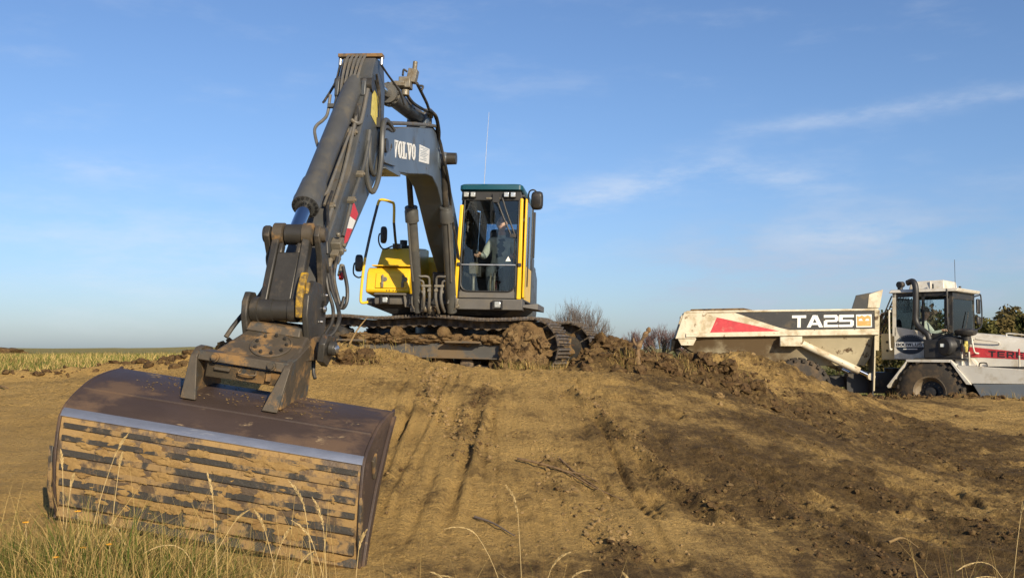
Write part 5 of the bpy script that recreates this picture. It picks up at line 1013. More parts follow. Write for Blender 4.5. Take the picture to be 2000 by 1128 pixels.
# round door sticker with the operator's name
q = MB(); n_ = 36; q.extr([V(.74+.335*math.cos(6.28318*i/n_), Y0-.001, 1.86+.225*math.sin(6.28318*i/n_)) for i in range(n_)], (0, -.003, 0)); bs = q.build('door_sticker', 'sticker_navy', tc_, M=FM, smooth=0)
q = MB(); q.extr([V(.395, Y0-.0045, 1.805), V(1.085, Y0-.0045, 1.805), V(1.085, Y0-.0045, 1.915), V(.395, Y0-.0045, 1.915)], (0, -.002, 0)); q.extr([V(.58, Y0-.0045, 1.745), V(.90, Y0-.0045, 1.745), V(.90, Y0-.0045, 1.765), V(.58, Y0-.0045, 1.765)], (0, -.002, 0)); q.build('sticker_band', 'white_sticker', tc_, M=FM, smooth=0)
lettering('operator_lettering', 'BOUWLUST', V(.425, Y0-.007, 1.825), V(1, 0, 0), V(0, 0, 1), {'B': .069, 'O': .076, 'U': .073, 'W': .098, 'L': .062, 'S': .069, 'T': .069}, .07, .010, (0, -1, 0), 'truck_black', tc_, M=FM)
q = MB()
for i in range(n_//2):
    a0, a1 = math.pi*(i+.15)/(n_/2), math.pi*(i+.85)/(n_/2); q.extr([V(.74+r_*.335*math.cos(a), Y0-.0045, 1.86+r_*.225*math.sin(a)) for a, r_ in ((a0, .90), (a1, .90), (a1, .93), (a0, .93))], (0, -.001, 0))
q.build('sticker_ring', 'print_grey', tc_, M=FM, smooth=0)
# intake pipe and air cleaner
MB().tube([V(.72, Y0-.05, ZR+.22), V(.86, Y0-.08, ZR+.25), V(.93, Y0-.12, ZR+.10), V(.93, Y0-.13, 2.75), V(.92, Y0-.13, 2.42), V(1.02, Y0-.14, 2.24), V(1.18, Y0-.17, 2.10), V(1.22, Y0-.17, 1.98)], .068, 14, 6).build('intake_pipe', 'truck_black', tk, M=FM)
MB().box(V(1.55, Y0-.18, 1.76), (.80, .34, .42)).build('battery_box', 'truck_black', tk, M=FM, bevel=.02)
MB().lathe(V(1.60, Y0-.42, 1.82), (.55, 1, 0), [(0, .05), (0, .17), (.03, .20), (.06, .21), (.55, .21), (.58, .17)], 24).build('air_cleaner', 'truck_black', tk, M=FM)
MB().box(V(1.585, Y0-.445, 1.84), (.09, .012, .07), (0, 0, 29)).build('cleaner_label', 'print_grey', tk, M=FM)
MB().lathe(V(2.0, Y0-.12, 2.02), (0, 0, 1), [(-.16, .09), (.02, .10), (.05, .20), (.10, .235), (.15, .235), (.18, .18), (.19, .05)], 22).build('rain_cap', 'truck_black', tk, M=FM)
MB().box(V(2.06, Y0-.34, 1.84), (.03, .12, .18)).box(V(2.06, Y0-.36, 1.84), (.03, .2, .06)).box(V(2.06, Y0-.34, 1.74), (.03, .05, .1)).build('yellow_valve', 'yellow_sticker', tk, M=FM)
for x in (1.95, 2.1): MB().cyl(V(x, Y0-.3, 1.4), V(x, Y0-.3, 1.7), .02).build('stand_post', 'truck_white', tk, M=FM)
MB().box(V(1.48, Y0-.16, 1.535), (1.1, .42, .03)).build('side_deck', 'truck_black', tk, M=FM)
# mirrors
for y, s_ in ((Y0, -1), (Y1, 1)):
    yy = y+s_*.18
    MB().tube([V(1.60, y, ZR-.03), V(1.64, yy+s_*.05, ZR-.0), V(1.66, yy+s_*.10, ZR-.03), V(1.66, yy+s_*.10, 2.25), V(1.63, y+s_*.02, 2.15)] if s_ < 0 else [V(1.68, y, ZR-.06), V(1.72, y+.25, ZR-.02), V(1.74, y+.40, ZR-.05), V(1.74, y+.40, 2.35), V(1.7, y+.02, 2.2)], .018, 8, 4).build('mirror_arm', 'truck_black', tk, M=FM)
    p = V(1.62, yy, 2.72) if s_ < 0 else V(1.70, y+.30, 2.78)
    MB().box(p, (.06, .22, .36)).box(p-V(0, 0, .34), (.06, .20, .20)).build('mirror', 'truck_black', tk, M=FM, bevel=.03)
# bonnet, with red flash
def bon(x, z, w_): return [V(x, -w_, 1.30), V(x, -w_, z-.30), V(x, -w_*.93, z-.10), V(x, -w_*.72, z), V(x, w_*.72, z), V(x, w_*.93, z-.10), V(x, w_, z-.30), V(x, w_, 1.30)]
MB().loft([bon(1.76, 2.14, .80), bon(2.4, 2.08, .78), bon(3.2, 1.96, .74), bon(4.05, 1.80, .68), bon(4.15, 1.70, .64)]).build('bonnet', 'truck_white', tk, M=FM, smooth=25)
yb_ = lambda x, off: -(.80-.04*(x-1.76)/.7)-off
MB().extr([V(1.98, yb_(1.9, .012), 1.585), V(3.9, yb_(3.9, .028), 1.49), V(3.9, yb_(3.9, .028), 1.60), V(1.98, yb_(1.9, .012), 1.81)], (0, -.004, 0)).build('red_flash', 'truck_red', tk, M=FM, smooth=0)
lettering('bonnet_lettering', 'TEREX', V(2.40, yb_(2.4, .022), 1.585), V(1, .055, -.045), V(0, 0, 1), .150, .135, .034, (.05, -1, 0), 'truck_black', tk, M=FM, slant=.02)
for pts in ([V(2.08, yb_(2.1, .02), 1.98), V(2.10, yb_(2.1, .12), 1.97), V(2.14, yb_(2.1, .12), 1.70), V(2.20, yb_(2.2, .02), 1.66)], [V(2.16, yb_(2.1, .0), 1.99), V(2.2, yb_(2.2, .08), 1.97), V(2.6, yb_(2.6, .08), 1.92), V(2.62, yb_(2.6, .0), 1.86)], [V(2.7, -.45, 2.04), V(2.75, -.45, 2.10), V(3.3, -.43, 2.02), V(3.34, -.43, 1.95)]):
    MB().tube(pts, .018, 8, 3).build('grab_rail', 'truck_white', tk, M=FM)
# wheel arches and front apron
for s_ in (-1, 1):
    ya, yb2 = s_*1.30, s_*.80
    def plate(x0, z0, x1, z1, nm, th=.05):
        return MB().hexa([V(x0, ya, z0), V(x1, ya, z1), V(x1, yb2, z1), V(x0, yb2, z0), V(x0-.03, ya, z0+th), V(x1+.0, ya, z1+th), V(x1+.0, yb2, z1+th), V(x0-.03, yb2, z0+th)]).build(nm, 'truck_white', tk, M=FM, bevel=.008)
    plate(.36, .86, .80, 1.46, 'mudguard'); plate(.80, 1.46, 1.74, 1.46, 'mudguard', .06)
    MB().hexa([V(1.74, ya, 1.46), V(2.06, ya, .98), V(2.06, yb2, .98), V(1.74, yb2, 1.46), V(1.75, ya, 1.52), V(2.17, ya, .98), V(2.17, yb2, .98), V(1.75, yb2, 1.52)]).build('mudguard', 'truck_white', tk, M=FM, bevel=.008)
    MB().loft([[V(x, yy, z) for x, z in ((1.86, 1.40), (2.6, 1.36), (3.62, 1.30), (3.62, 1.02), (2.18, 1.0), (2.10, 1.02))] for yy in (s_*1.26, s_*.70)]).build('apron', 'truck_white', tk, M=FM, bevel=.012)
    MB().loft([[V(x, yy, z) for x, z in ((2.18, .995), (3.58, 1.015), (3.58, .62), (2.40, .60))] for yy in (s_*1.25, s_*.70)]).build('lower_apron', 'truck_grey', tk, M=FM, bevel=.012)
    MB().hexa([V(1.80, s_*1.15, 1.40), V(2.25, s_*1.15, 1.38), V(2.25, s_*.82, 1.38), V(1.80, s_*.82, 1.40), V(1.80, s_*1.12, 1.56), V(2.12, s_*1.12, 1.56), V(2.12, s_*.82, 1.56), V(1.80, s_*.82, 1.56)]).build('step_box', 'truck_white', tk, M=FM, bevel=.01)
    hl_ = MB().box(V(3.66, s_*1.0, 1.17), (.10, .46, .27)).build('headlight', 'truck_black', tk, M=FM, bevel=.015)
    MB().box(V(3.715, s_*1.10, 1.18), (.02, .2, .18)).build('lens', 'lamp_lens', hl_, M=FM, bevel=.008); MB().box(V(3.715, s_*.87, 1.15), (.02, .12, .10)).build('indicator', 'amber_lens', hl_, M=FM, bevel=.008)
    for k in range(6): MB().box(V(3.735, s_*.8+s_*.08*k, 1.17), (.012, .012, .25)).build('guard_bar', 'truck_black', hl_, M=FM)
    MB().box(V(3.62, s_*1.262, 1.17), (.28, .02, .26)).build('side_grille', 'truck_black', hl_, M=FM, bevel=.006)
    for k in range(5): MB().box(V(3.52+.05*k, s_*1.276, 1.17), (.012, .012, .25)).build('guard_bar', 'print_grey', hl_, M=FM)
    MB().box(V(3.58, s_*1.275, 1.13), (.07, .012, .06)).build('indicator', 'amber_lens', hl_, M=FM)
MB().hexa([V(3.5, -1.28, .60), V(3.95, -1.24, .60), V(3.95, 1.24, .60), V(3.5, 1.28, .60), V(3.59, -1.28, 1.0), V(3.98, -1.24, 1.0), V(3.98, 1.24, 1.0), V(3.59, 1.28, 1.0)]).build('front_bumper', 'truck_white', tk, M=FM, bevel=.02)
MB().box(V(3.2, 0, 1.15), (1.0, 1.36, .5)).build('bumper_beam', 'truck_white', tk, M=FM, bevel=.02)
mp_ = MB().cyl(V(3.10, -1.12, 1.30), V(3.10, -1.12, 1.62), .018).build('marker_pole', 'truck_white', tk, M=FM); MB().cyl(V(3.10, -1.12, 1.62), V(3.10, -1.12, 1.76), .019).build('pole_tip', 'truck_red', mp_, M=FM)
MB().tube([V(2.3, -1.16, 1.37), V(2.32, -1.16, 1.45), V(2.45, -1.16, 1.45), V(2.47, -1.16, 1.37)], .015, 6, 3).box(V(2.9, -1.0, 1.36), (1.0, .3, .04)).build('deck_plate', 'truck_black', tk, M=FM)
# driver's seat and wheel inside
tb_('seat', 'seat_fabric', (.62, -.28, 1.62), (1.08, .22, 1.80), .04); MB().box(V(.60, -.03, 2.12), (.12, .48, .72), (0, 8, 0)).build('seat_backrest', 'seat_fabric', tc_, M=FM, bevel=.04)
MB().lathe(V(1.30, -.03, 2.06), (-.5, 0, .85), [(0, .20), (.012, .215), (.024, .20), (.012, .185), (0, .20)], 24).cyl(V(1.30, -.03, 2.06), V(1.55, -.03, 1.7), .03).build('steering_wheel', 'truck_black', tc_, M=FM)
tb_('dashboard', 'truck_black', (1.42, -.7, 1.85), (1.64, .7, 2.08), .03)

# ================================================================== people
def person(loc, rotz, label, pose, jacket, bald, scale=1.0, parent_root=None):
    """one continuous skinned body; pose maps joints to places in the sitter's frame (x to the viewer's right, -y forward)"""
    J = dict(hip=(0, 0, .05), belly=(0, -.01, .22), chest=(0, .02, .40), neck0=(0, .03, .53), neck=(0, .01, .60),
             shL=(.16, .02, .49), shR=(-.16, .02, .49)); J.update(pose)
    rad = dict(hip=.155, belly=.145, chest=.15, neck0=.075, neck=.06, shL=.085, shR=.085, elL=.058, elR=.058, wrL=.036, wrR=.036, haL=.034, haR=.034,
               thL=.105, thR=.105, knL=.075, knR=.075, anL=.05, anR=.05, toL=.042, toR=.042, head0=.07)
    edges = [('hip', 'belly'), ('belly', 'chest'), ('chest', 'neck0'), ('neck0', 'neck'), ('neck', 'head0')]
    J['head0'] = tuple(Vector(J['neck'])+Vector((0, -.015, .07)))
    for s in 'LR': edges += [('chest', 'sh'+s), ('sh'+s, 'el'+s), ('el'+s, 'wr'+s), ('wr'+s, 'ha'+s), ('hip', 'th'+s), ('th'+s, 'kn'+s), ('kn'+s, 'an'+s), ('an'+s, 'to'+s)]
    names = list(J); me = bpy.data.meshes.new('person'); bm = bmesh.new(); ly = bm.verts.layers.skin.verify()
    vs = {}
    for n in names:
        v = bm.verts.new(J[n]); v[ly].radius = (rad[n], rad[n]*(.72 if n in ('chest', 'belly') else 1)); v[ly].use_root = n == 'hip'; vs[n] = v
    for a, b in edges: bm.edges.new((vs[a], vs[b]))
    bm.to_mesh(me); bm.free()
    tmp = bpy.data.objects.new('person', me); COL.objects.link(tmp)
    tmp.modifiers.new('s', 'SKIN').use_smooth_shade = True; sd_ = tmp.modifiers.new('d', 'SUBSURF'); sd_.levels = sd_.render_levels = 2
    bpy.context.view_layer.update()
    body = bpy.data.meshes.new_from_object(tmp.evaluated_get(bpy.context.evaluated_depsgraph_get()))
    bpy.data.objects.remove(tmp)
    mb = MB(); mb.bm.from_mesh(body); bpy.data.meshes.remove(body)
    col = {'jacket': 0, 'dark': 1, 'skin': 2, 'trousers': 3}
    def near(p, a, b):
        a, b = Vector(a), Vector(b); t = max(0, min(1, (p-a).dot(b-a)/(b-a).length_squared)); return (p-a-(b-a)*t).length
    for f in mb.bm.faces:
        c = f.calc_center_median(); d = {e: near(c, J[e[0]], J[e[1]])/((rad[e[0]]+rad[e[1]])/2) for e in edges}; e = min(d, key=d.get)
        if e[0].startswith('wr') or e[0] == 'neck' or (e[0] == 'neck0' and c.z > J['neck0'][2]+.035): mi = 2
        elif e[1][:2] in ('kn', 'an', 'to'): mi = 3
        elif e[0] in ('chest', 'belly') and abs(c.x) < .05 and c.y < 0 and c.z < J['neck0'][2]: mi = 1
        elif e[1][:2] == 'th' or c.z < .04: mi = 3
        else: mi = 0
        f.material_index = mi
    mb.mi = 2
    # head: skull, jaw, nose, ears, eyes, mouth
    hc = Vector(J['neck'])+Vector((0, -.03, .160)); lp = []
    for i in range(15):
        t = i/14; z = -.13+.26*t
        q = math.sin(math.pi*min(1, max(.0, t*.93+.07)))**.6
        wx = .082*q*(.72+.28*min(1, t*2.2)); wy = .101*q*(.80+.2*min(1, t*2)); oy = -.012*(1-t)
        lp.append([hc+Vector((wx*math.cos(a), oy+wy*math.sin(a)*(1.0 if math.sin(a) > 0 else .92), z)) for a in [6.28318*k/20 for k in range(20)]])
    mb.loft(lp)
    fz = hc+Vector((0, -.088, 0))
    mb.loft([[fz+Vector(p) for p in ((-.008, .012, .03), (.008, .012, .03), (.008, -.004, .03), (-.008, -.004, .03))], [fz+Vector(p) for p in ((-.017, .012, -.022), (.017, .012, -.022), (.011, -.026, -.018), (-.011, -.026, -.018))]])
    for s in (-1, 1):
        mb.lump(hc+Vector((s*.079, .005, 0)), (.010, .022, .034), 1, 2, .1)
        mb.mi = 4; mb.lump(fz+Vector((s*.031, .012, .026)), (.014, .008, .007), 1, 2, .02)
        mb.box(fz+Vector((s*.032, .006, .045)), (.036, .012, .007)); mb.mi = 2
    mb.mi = 5; mb.lump(fz+Vector((0, .006, -.050)), (.024, .009, .006), 2, 2, .02); mb.mi = 2
    # hands: palm and five fingers curled round what they hold
    for s, k in (('L', 1), ('R', -1)):
        w_, h_ = Vector(J['wr'+s]), Vector(J['ha'+s]); d = (h_-w_).normalized(); up = Vector((0, 0, 1)); side = d.cross(up).normalized(); up = side.cross(d)
        mb.loft([[w_+d*t+side*x+up*z for x, z in ((-b, -c), (b, -c), (b, c), (-b, c))] for t, b, c in ((.0, .025, .02), (.05, .042, .019), (.095, .042, .014))])
        for i, (off, ln) in enumerate(((-.032, .075), (-.011, .083), (.011, .078), (.032, .062))):
            p = w_+d*.088+side*off; mb.tube([p, p+d*ln*.45-up*.006, p+d*ln*.70-up*ln*.42, p+d*ln*.45-up*ln*.78], lambda t: .0095*(1-.25*t), 7, 3)
        p = w_+d*.035-side*.036*k; mb.tube([p, p+d*.03-side*.022*k-up*.008, p+d*.055-side*.018*k-up*.03], lambda t: .0115*(1-.25*t), 7, 3)
    o = mb.build('person', ['jacket' if jacket else 'jacket_dark', 'jacket_dark', 'skin', 'trousers', 'eye_dark', 'lips'], None, smooth=50)
    hb = MB(); lp = []
    if bald:       # cropped hair at the sides and back
        for z, k in ((-.03, .97), (.0, 1.0), (.03, 1.0), (.05, .97)):
            lp.append([hc+Vector((.081*k*math.cos(a), .005+.101*k*math.sin(a), z)) for a in [R(-5)+R(190)*i/16 for i in range(17)]]+[hc+Vector((.077*k*math.cos(a), .005+.096*k*math.sin(a), z)) for a in [R(185)-R(190)*i/16 for i in range(17)]])
        hb.loft(lp); hb.build('hair', 'hair', o)
    else:          # knitted cap
        hb.loft([[hc+Vector((.088*k*math.cos(a), .005+.106*k*math.sin(a), z)) for a in [6.28318*i/20 for i in range(20)]] for z, k in ((.035, 1.0), (.06, 1.03), (.10, .9), (.128, .6), (.138, .15))]); hb.build('knitted_cap', 'jacket_dark', o)
    return o
pose = dict(elL=(.27, -.06, .24), elR=(-.27, -.08, .24), wrL=(.235, -.30, .24), wrR=(-.30, -.30, .26), haL=(.225, -.37, .245), haR=(-.315, -.37, .265),
            thL=(.09, -.05, .0), thR=(-.09, -.05, .0), knL=(.14, -.45, .02), knR=(-.12, -.45, .02), anL=(.15, -.52, -.38), anR=(-.10, -.55, -.38), toL=(.16, -.67, -.41), toR=(-.10, -.70, -.41))
EM = Matrix.Translation(EXL) @ Euler(EXR).to_matrix().to_4x4()
dr = person(None, 0, '', pose, True, True)
dr.matrix_world = EM @ Matrix.Translation(L(.82, .38, 1.555))
tag(dr, 'driver in a pale grey jacket with both hands on the levers behind the excavator windscreen', 'person')
pose2 = dict(pose); pose2.update(elL=(.25, -.14, .26), elR=(-.25, -.14, .26), wrL=(.16, -.40, .33), wrR=(-.16, -.40, .33), haL=(.12, -.46, .36), haR=(-.12, -.46, .36))
d2 = person(None, 0, '', pose2, True, False, )
d2.matrix_world = Matrix.Translation((9.2, 24.2, -.17)) @ FM @ Matrix.Translation((.84, -.10, 1.84)) @ Matrix.Rotation(R(90), 4, 'Z')
tag(d2, 'driver in a knitted cap sitting at the wheel inside the dump truck cab', 'person')

# ================================================================== loose soil
_ib = bmesh.new(); bmesh.ops.create_icosphere(_ib, subdivisions=1, radius=1.0); _ib.verts.index_update()
IV = np.array([v.co[:] for v in _ib.verts]); IF = np.array([[v.index for v in f.verts] for f in _ib.faces]); _ib.free()
def mesh_np(name, co, faces, mat, tint=None, smooth=True):
    me = bpy.data.meshes.new(name); k = faces.shape[1]
    me.vertices.add(len(co)); me.vertices.foreach_set('co', np.asarray(co, np.float32).ravel())
    me.loops.add(faces.size); me.loops.foreach_set('vertex_index', faces.ravel().astype(np.int32))
    me.polygons.add(len(faces)); me.polygons.foreach_set('loop_start', np.arange(0, faces.size, k, dtype=np.int32))
    me.polygons.foreach_set('use_smooth', np.full(len(faces), smooth)); me.update(calc_edges=True)
    if tint is not None:
        a = me.attributes.new('tint', 'FLOAT_COLOR', 'POINT'); a.data.foreach_set('color', np.c_[tint, np.ones(len(tint))].astype(np.float32).ravel())
    me.materials.append(MATS[mat]); o = bpy.data.objects.new(name, me); COL.objects.link(o); return o
rng = np.random.default_rng(7)
def clods(name, pts, size, mat, seed):
    r = np.random.default_rng(seed); n = len(pts); co = np.repeat(IV[None], n, 0)
    ph = r.uniform(-1, 1, (n, 4, 3))*3.2; d = np.zeros((n, len(IV)))
    for k in range(4): d += np.sin(np.einsum('vj,nj->nv', IV, ph[:, k])*(1+k*.6)+r.uniform(0, 6, (n, 1)))/(1+.5*k)
    co = co*(1+.20*d[..., None]+r.uniform(-.22, .22, (n, len(IV), 1))); sc = size[:, None]*r.uniform(.6, 1.3, (n, 3)); sc[:, 2] *= .75
    a = r.uniform(0, 6.28, n); c, s = np.cos(a)[:, None], np.sin(a)[:, None]; co = co*sc[:, None]
    x, y = co[..., 0]*c-co[..., 1]*s, co[..., 0]*s+co[..., 1]*c
    z = ground_h(pts[:, 0], pts[:, 1]); co = np.stack([x+pts[:, :1], y+pts[:, 1:2], co[..., 2]+(z+size*.15)[:, None]], -1).reshape(-1, 3)
    f = (IF[None]+np.arange(n)[:, None, None]*len(IV)).reshape(-1, 3)
    o = mesh_np(name, co, f, mat, None, False); o['kind'] = 'stuff'; return o
P = []; Z = []
def along(pts, n, wd, s0, s1, p=2.5):
    for _ in range(n):
        i = rng.integers(len(pts)-1); t = rng.random(); a, b = np.array(pts[i]), np.array(pts[i+1])
        P.append(a+(b-a)*t+rng.normal(0, wd, 2)); Z.append(s0+(s1-s0)*rng.random()**p)
for pts, h, wd in RIDGES[:7]: along(pts, 420, wd*1.5, .004, .030, 4)
for _ in range(5200): P.append((rng.uniform(-1.2, 7), rng.uniform(6.3, 14))); Z.append(.003+.016*rng.random()**5)
for _ in range(800): P.append((rng.uniform(-5, -1), rng.uniform(6.6, 14))); Z.append(.003+.010*rng.random()**5)
for _ in range(1500): P.append((3.9+rng.normal(0, 1.3), 15.6+rng.normal(0, 1.3))); Z.append(.006+.04*rng.random()**4)
for _ in range(700): P.append((-1.9+rng.normal(0, .8), 12.6+rng.normal(0, .5))); Z.append(.004+.02*rng.random()**4)
P = np.array(P); Z = np.array(Z); dk_ = soil_shade_at(P[:, 0], P[:, 1])+rng.normal(0, .12, len(P)) > .62
clods('sand_crumbs', P[~dk_], Z[~dk_], 'clod_sand', 1); clods('humus_crumbs', P[dk_], Z[dk_], 'turf_soil', 9)
P = []; Z = []
along(RIDGES[8][0], 420, .26, .015, .10, 2.6); along(RIDGES[7][0], 600, .22, .01, .09, 2.6); along(RIDGES[9][0], 150, .2, .015, .10, 2.5); along(RIDGES[10][0], 180, .16, .01, .07, 2)
along(RIDGES[1][0], 260, .2, .005, .035, 4); along([(1.0, 14.3), (1.5, 15.0), (1.8, 16)], 110, .2, .04, .14, 2); along([(3.0, 14.3), (3.8, 14.6), (4.6, 15.3)], 120, .35, .008, .04, 3); along([(1.4, 14.6), (2.4, 15.0)], 120, .3, .03, .14, 2)
clods('humus_clods', np.array(P), np.array(Z), 'turf_soil', 2)
ORD = ('leftmost', 'second from left', 'third from left', 'fourth from left', 'fifth from left', 'sixth from left', 'seventh from left', 'eighth from left', 'ninth from left', 'tenth from left', 'sixth from right', 'fifth from right', 'fourth from right', 'third from right', 'second from right', 'rightmost')
def place(seq, i):     # where the i-th stands among its like, seen from the front
    k = sorted(range(len(seq)), key=lambda j: seq[j][0]/seq[j][1]).index(i); n = len(seq)
    return ORD[k] if k < (n+1)//2 else ORD[16-n+k]
def lumpobj(name, x, y, r, seed, mat, label, cat='clod', group=None, n=14, dz=0.0):
    mb = MB(); rg = random.Random(seed)
    for i in range(n):
        q = rg.uniform(.25, .55); mb.lump((rg.uniform(-.65, .65)*r, rg.uniform(-.5, .5)*r, rg.uniform(-.1, .55)*r), (r*q, r*q, r*q*.8), seed*31+i, 3, .55, 2.4)
    o = mb.build(name, mat); o.location = (x, y, gh(x, y)+dz); return tag(o, label, cat, group)
lumpobj('turf_clod', -1.93, 12.32, .22, 3, 'turf_soil', 'dark rooty turf clod lying in the pale sand heap in front of the track', dz=.0)
lumpobj('sand_lump', 2.55, 12.3, .075, 4, 'clod_sand', 'pale rounded sand lump on the slope below the sand pile', n=6)
SQ = ((1.22, 14.35, .26), (1.62, 14.2, .27), (1.5, 15.0, .30), (2.15, 13.7, .2), (2.55, 14.0, .26), (3.0, 14.1, .2))
for i, (x, y, r) in enumerate(SQ):
    lumpobj('turf_clod', x, y, r, 20+i, 'turf_soil', 'dark turf clod on the ridge right of the track, '+place(SQ, i), group='turf clods along the ridge')
x, y = 1.72, 13.7; z = gh(x, y)
o = MB().tube([(0, 0, -.1), (.01, 0, .14), (.03, 0, .24), (.10, -.01, .36), (.15, -.01, .43)], lambda t: .045*(1-.45*t)+.012*math.sin(t*17), 9, 4).tube([(.02, 0, .2), (-.04, 0, .27), (-.05, .02, .33)], lambda t: .025*(1-.6*t), 7, 3).lump((.155, -.01, .44), .035, 3, 2, .4).build('broken_root', 'dead_wood')
o.location = (x, y, z); tag(o, 'broken brown root sticking up out of the turf ridge', 'root')
def branch(pts, r, label, mat='dead_wood', side=()):
    P_ = [Vector((a, b, gh(a, b)+c)) for a, b, c in pts]; o0 = P_[0].copy(); mb = MB().tube([p-o0 for p in P_], lambda t: r*(1-.6*t), 7, 4)
    for q in side: mb.tube([Vector((a, b, gh(a, b)+c))-o0 for a, b, c in q], lambda t: r*.6*(1-.6*t), 6, 3)
    o = mb.build('branch', mat); o.location = o0; return tag(o, label, 'branch')
branch([(.05, 9.35, .03), (.25, 9.25, .05), (.5, 9.1, .03), (.72, 8.85, .03), (.95, 8.6, .02)], .013, 'long dark branch lying on the sand slope', side=[[(.25, 9.25, .05), (.28, 9.2, .10), (.30, 9.15, .15)], [(.5, 9.12, .03), (.66, 9.05, .04), (.78, 8.95, .02)]])
branch([(.45, 9.45, .03), (.62, 9.1, .03), (.85, 8.72, .02)], .010, 'shorter dark branch crossing the long one on the slope')
branch([(-.30, 8.1, .02), (-.15, 7.95, .04), (.02, 7.75, .02)], .011, 'thin pale stick on the sand in front of the slope', 'twig')
branch([(2.95, 7.9, .01), (3.08, 7.95, .04), (3.16, 7.85, .01)], .012, 'short yellowish stick curved over the dark soil', 'clod_sand')
branch([(-7.2, 13.2, .03), (-6.9, 13.25, .05), (-6.6, 13.1, .02)], .02, 'dark root lying below the grass bank')
branch([(-2.05, 12.55, .06), (-1.95, 12.6, .28), (-1.85, 12.75, .42)], .014, 'pale straw stem leaning on the track frame', 'clod_sand')

# ================================================================== vegetation
def blades(name, bx, by, bz, h, wd, lean, tint, mat='blade', seed=1, curl=.5):
    r = np.random.default_rng(seed); n = len(bx); az = r.uniform(0, 6.28, n); fa = r.uniform(0, 6.28, n)
    dx, dy = np.cos(az)*lean, np.sin(az)*lean; wx, wy = np.cos(fa)*wd, np.sin(fa)*wd
    T = (0, .35, .7, 1.0); rows = []
    for t in T:
        k = t**(1+curl*1.6); px, py = bx+dx*h*k, by+dy*h*k; pz = bz+h*(t-.35*np.minimum(lean, 1.2)*t*t)
        ww = (1-t)**.7 if t < 1 else .06
        rows.append((np.c_[px-wx*ww, py-wy*ww, pz], np.c_[px+wx*ww, py+wy*ww, pz]))
    co = np.stack([q for rw in rows for q in rw], 1).reshape(-1, 3); b = np.arange(n)[:, None, None]*8
    q = np.array([[0, 1, 3, 2], [2, 3, 5, 4], [4, 5, 7, 6]])[None]
    return mesh_np(name, co, (b+q).reshape(-1, 4), mat, np.repeat(tint, 8, 0), False)
STRAW, GREEN, OLIVE, BROWN = np.array((.50, .36, .14)), np.array((.085, .125, .025)), np.array((.19, .18, .05)), np.array((.22, .135, .055))
def mixtint(n, w_, r, jit=.25):
    k = r.choice(4, n, p=np.array(w_)/sum(w_)); return np.array([STRAW, GREEN, OLIVE, BROWN])[k]*(1+r.uniform(-jit, jit, (n, 1)))
r = np.random.default_rng(21)
# thick grass at the near left corner
X = []; Y = []; H = []
def scatter(n, x0, x1, y0, y1, hh, dens):
    x = r.uniform(x0, x1, n*3); y = r.uniform(y0, y1, n*3); d = dens(x, y); k = r.random(n*3) < d
    X.append(x[k][:n]); Y.append(y[k][:n]); H.append(hh*(0.35+.65*r.random(len(X[-1])))*(.6+.8*vnoise(X[-1]*2.2, Y[-1]*2.2, 201)))
def edge_left(x, y):     # dense at left, thinning towards the right and towards the bucket
    lim = np.interp(x, [-4, -3.0, -2.4, -1.9, -1.5, -.6, .3, 1.2], [5.9, 6.3, 6.35, 6.2, 6.0, 5.6, 5.45, 5.2])
    return np.clip((lim-y)/.5, 0, 1)*np.interp(x, [-4, -2.2, -1.6, -1.0, .2, 1.2], [1, 1, .8, .35, .26, .12])*np.clip(vnoise(x*2.5, y*2.5, 203)*2.2-.30, .15, 1.2)
scatter(28000, -4.2, 1.4, 4.0, 6.5, .66, edge_left)
scatter(17000, -3.7, -1.4, 4.2, 6.1, .46, lambda x, y: (vnoise(x*1.4, y*1.4, 207) > .45)*1.0)
n1 = len(X[0])
x, y, h = map(np.concatenate, (X, Y, H)); r2 = np.random.default_rng(5); tn = mixtint(len(x), (4.2, 2.3, 2.6, 1.2), r2); tn[n1:] = mixtint(len(x)-n1, (.6, 5, 3, .3), r2)
dry = x > -1.5; tn[dry] = mixtint(dry.sum(), (5, .3, 1.2, 2), r2)
h = h*np.interp(x, [-4, -2.75, -2.35, -1.9, -1.3, 0], [.62, .66, 1.0, .9, .72, .8])
o = blades('foreground_grass', x, y, ground_h(x, y)-.02, h, r2.uniform(.0018, .0052, len(x)), r2.uniform(.05, 1.5, len(x)), tn); o['kind'] = 'stuff'
# thin dry stems among it
n = 900; x = np.r_[r.uniform(-3.4, -1.0, n*2//3), r.uniform(-1.2, .9, n//6), 2.45+r.normal(0, .28, n-n*2//3-n//6)]; y = np.where(x < -1.0, r.uniform(4.9, 6.25, n), r.uniform(4.4, 5.5, n))
tn = mixtint(n, (6, .1, 1, 2), r2); h =  r.uniform(.35, .90, n)*np.where(x < -1, 1, .75)
h = h*np.interp(x, [-4, -2.75, -2.35, -1.2, -.8, 2, 2.2], [.7, .75, 1, .9, 1.1, 1.2, 1.35])
o = blades('dry_stems', x, y, ground_h(x, y)-.02, h, r2.uniform(.0012, .0024, n), r2.uniform(.05, .55, n), tn, seed=3, curl=.2); o['kind'] = 'stuff'
# grass on the bank at left and the meadow beyond
n = 76000; x = r.uniform(-17, -2.0, n); y = 14.6+r.random(n)**1.7*34; x = x*np.maximum(1, y/30); k = r.random(n) < grass_at(x, y); x, y = x[k], y[k]
tn = mixtint(len(x), (4.0, 2.6, 2.6, .6), r2, .3)*1.15; nn = vnoise(x*.6, y*.6, 211)[:, None]; tn = tn*(.75+.5*nn)
o = blades('bank_grass', x, y, ground_h(x, y)-.02, r.uniform(.08, .22, len(x))*(.5+vnoise(x*1.3, y*1.3, 213)), r.uniform(.005, .012, len(x)), r.uniform(.1, .9, len(x)), tn, seed=4); o['kind'] = 'stuff'
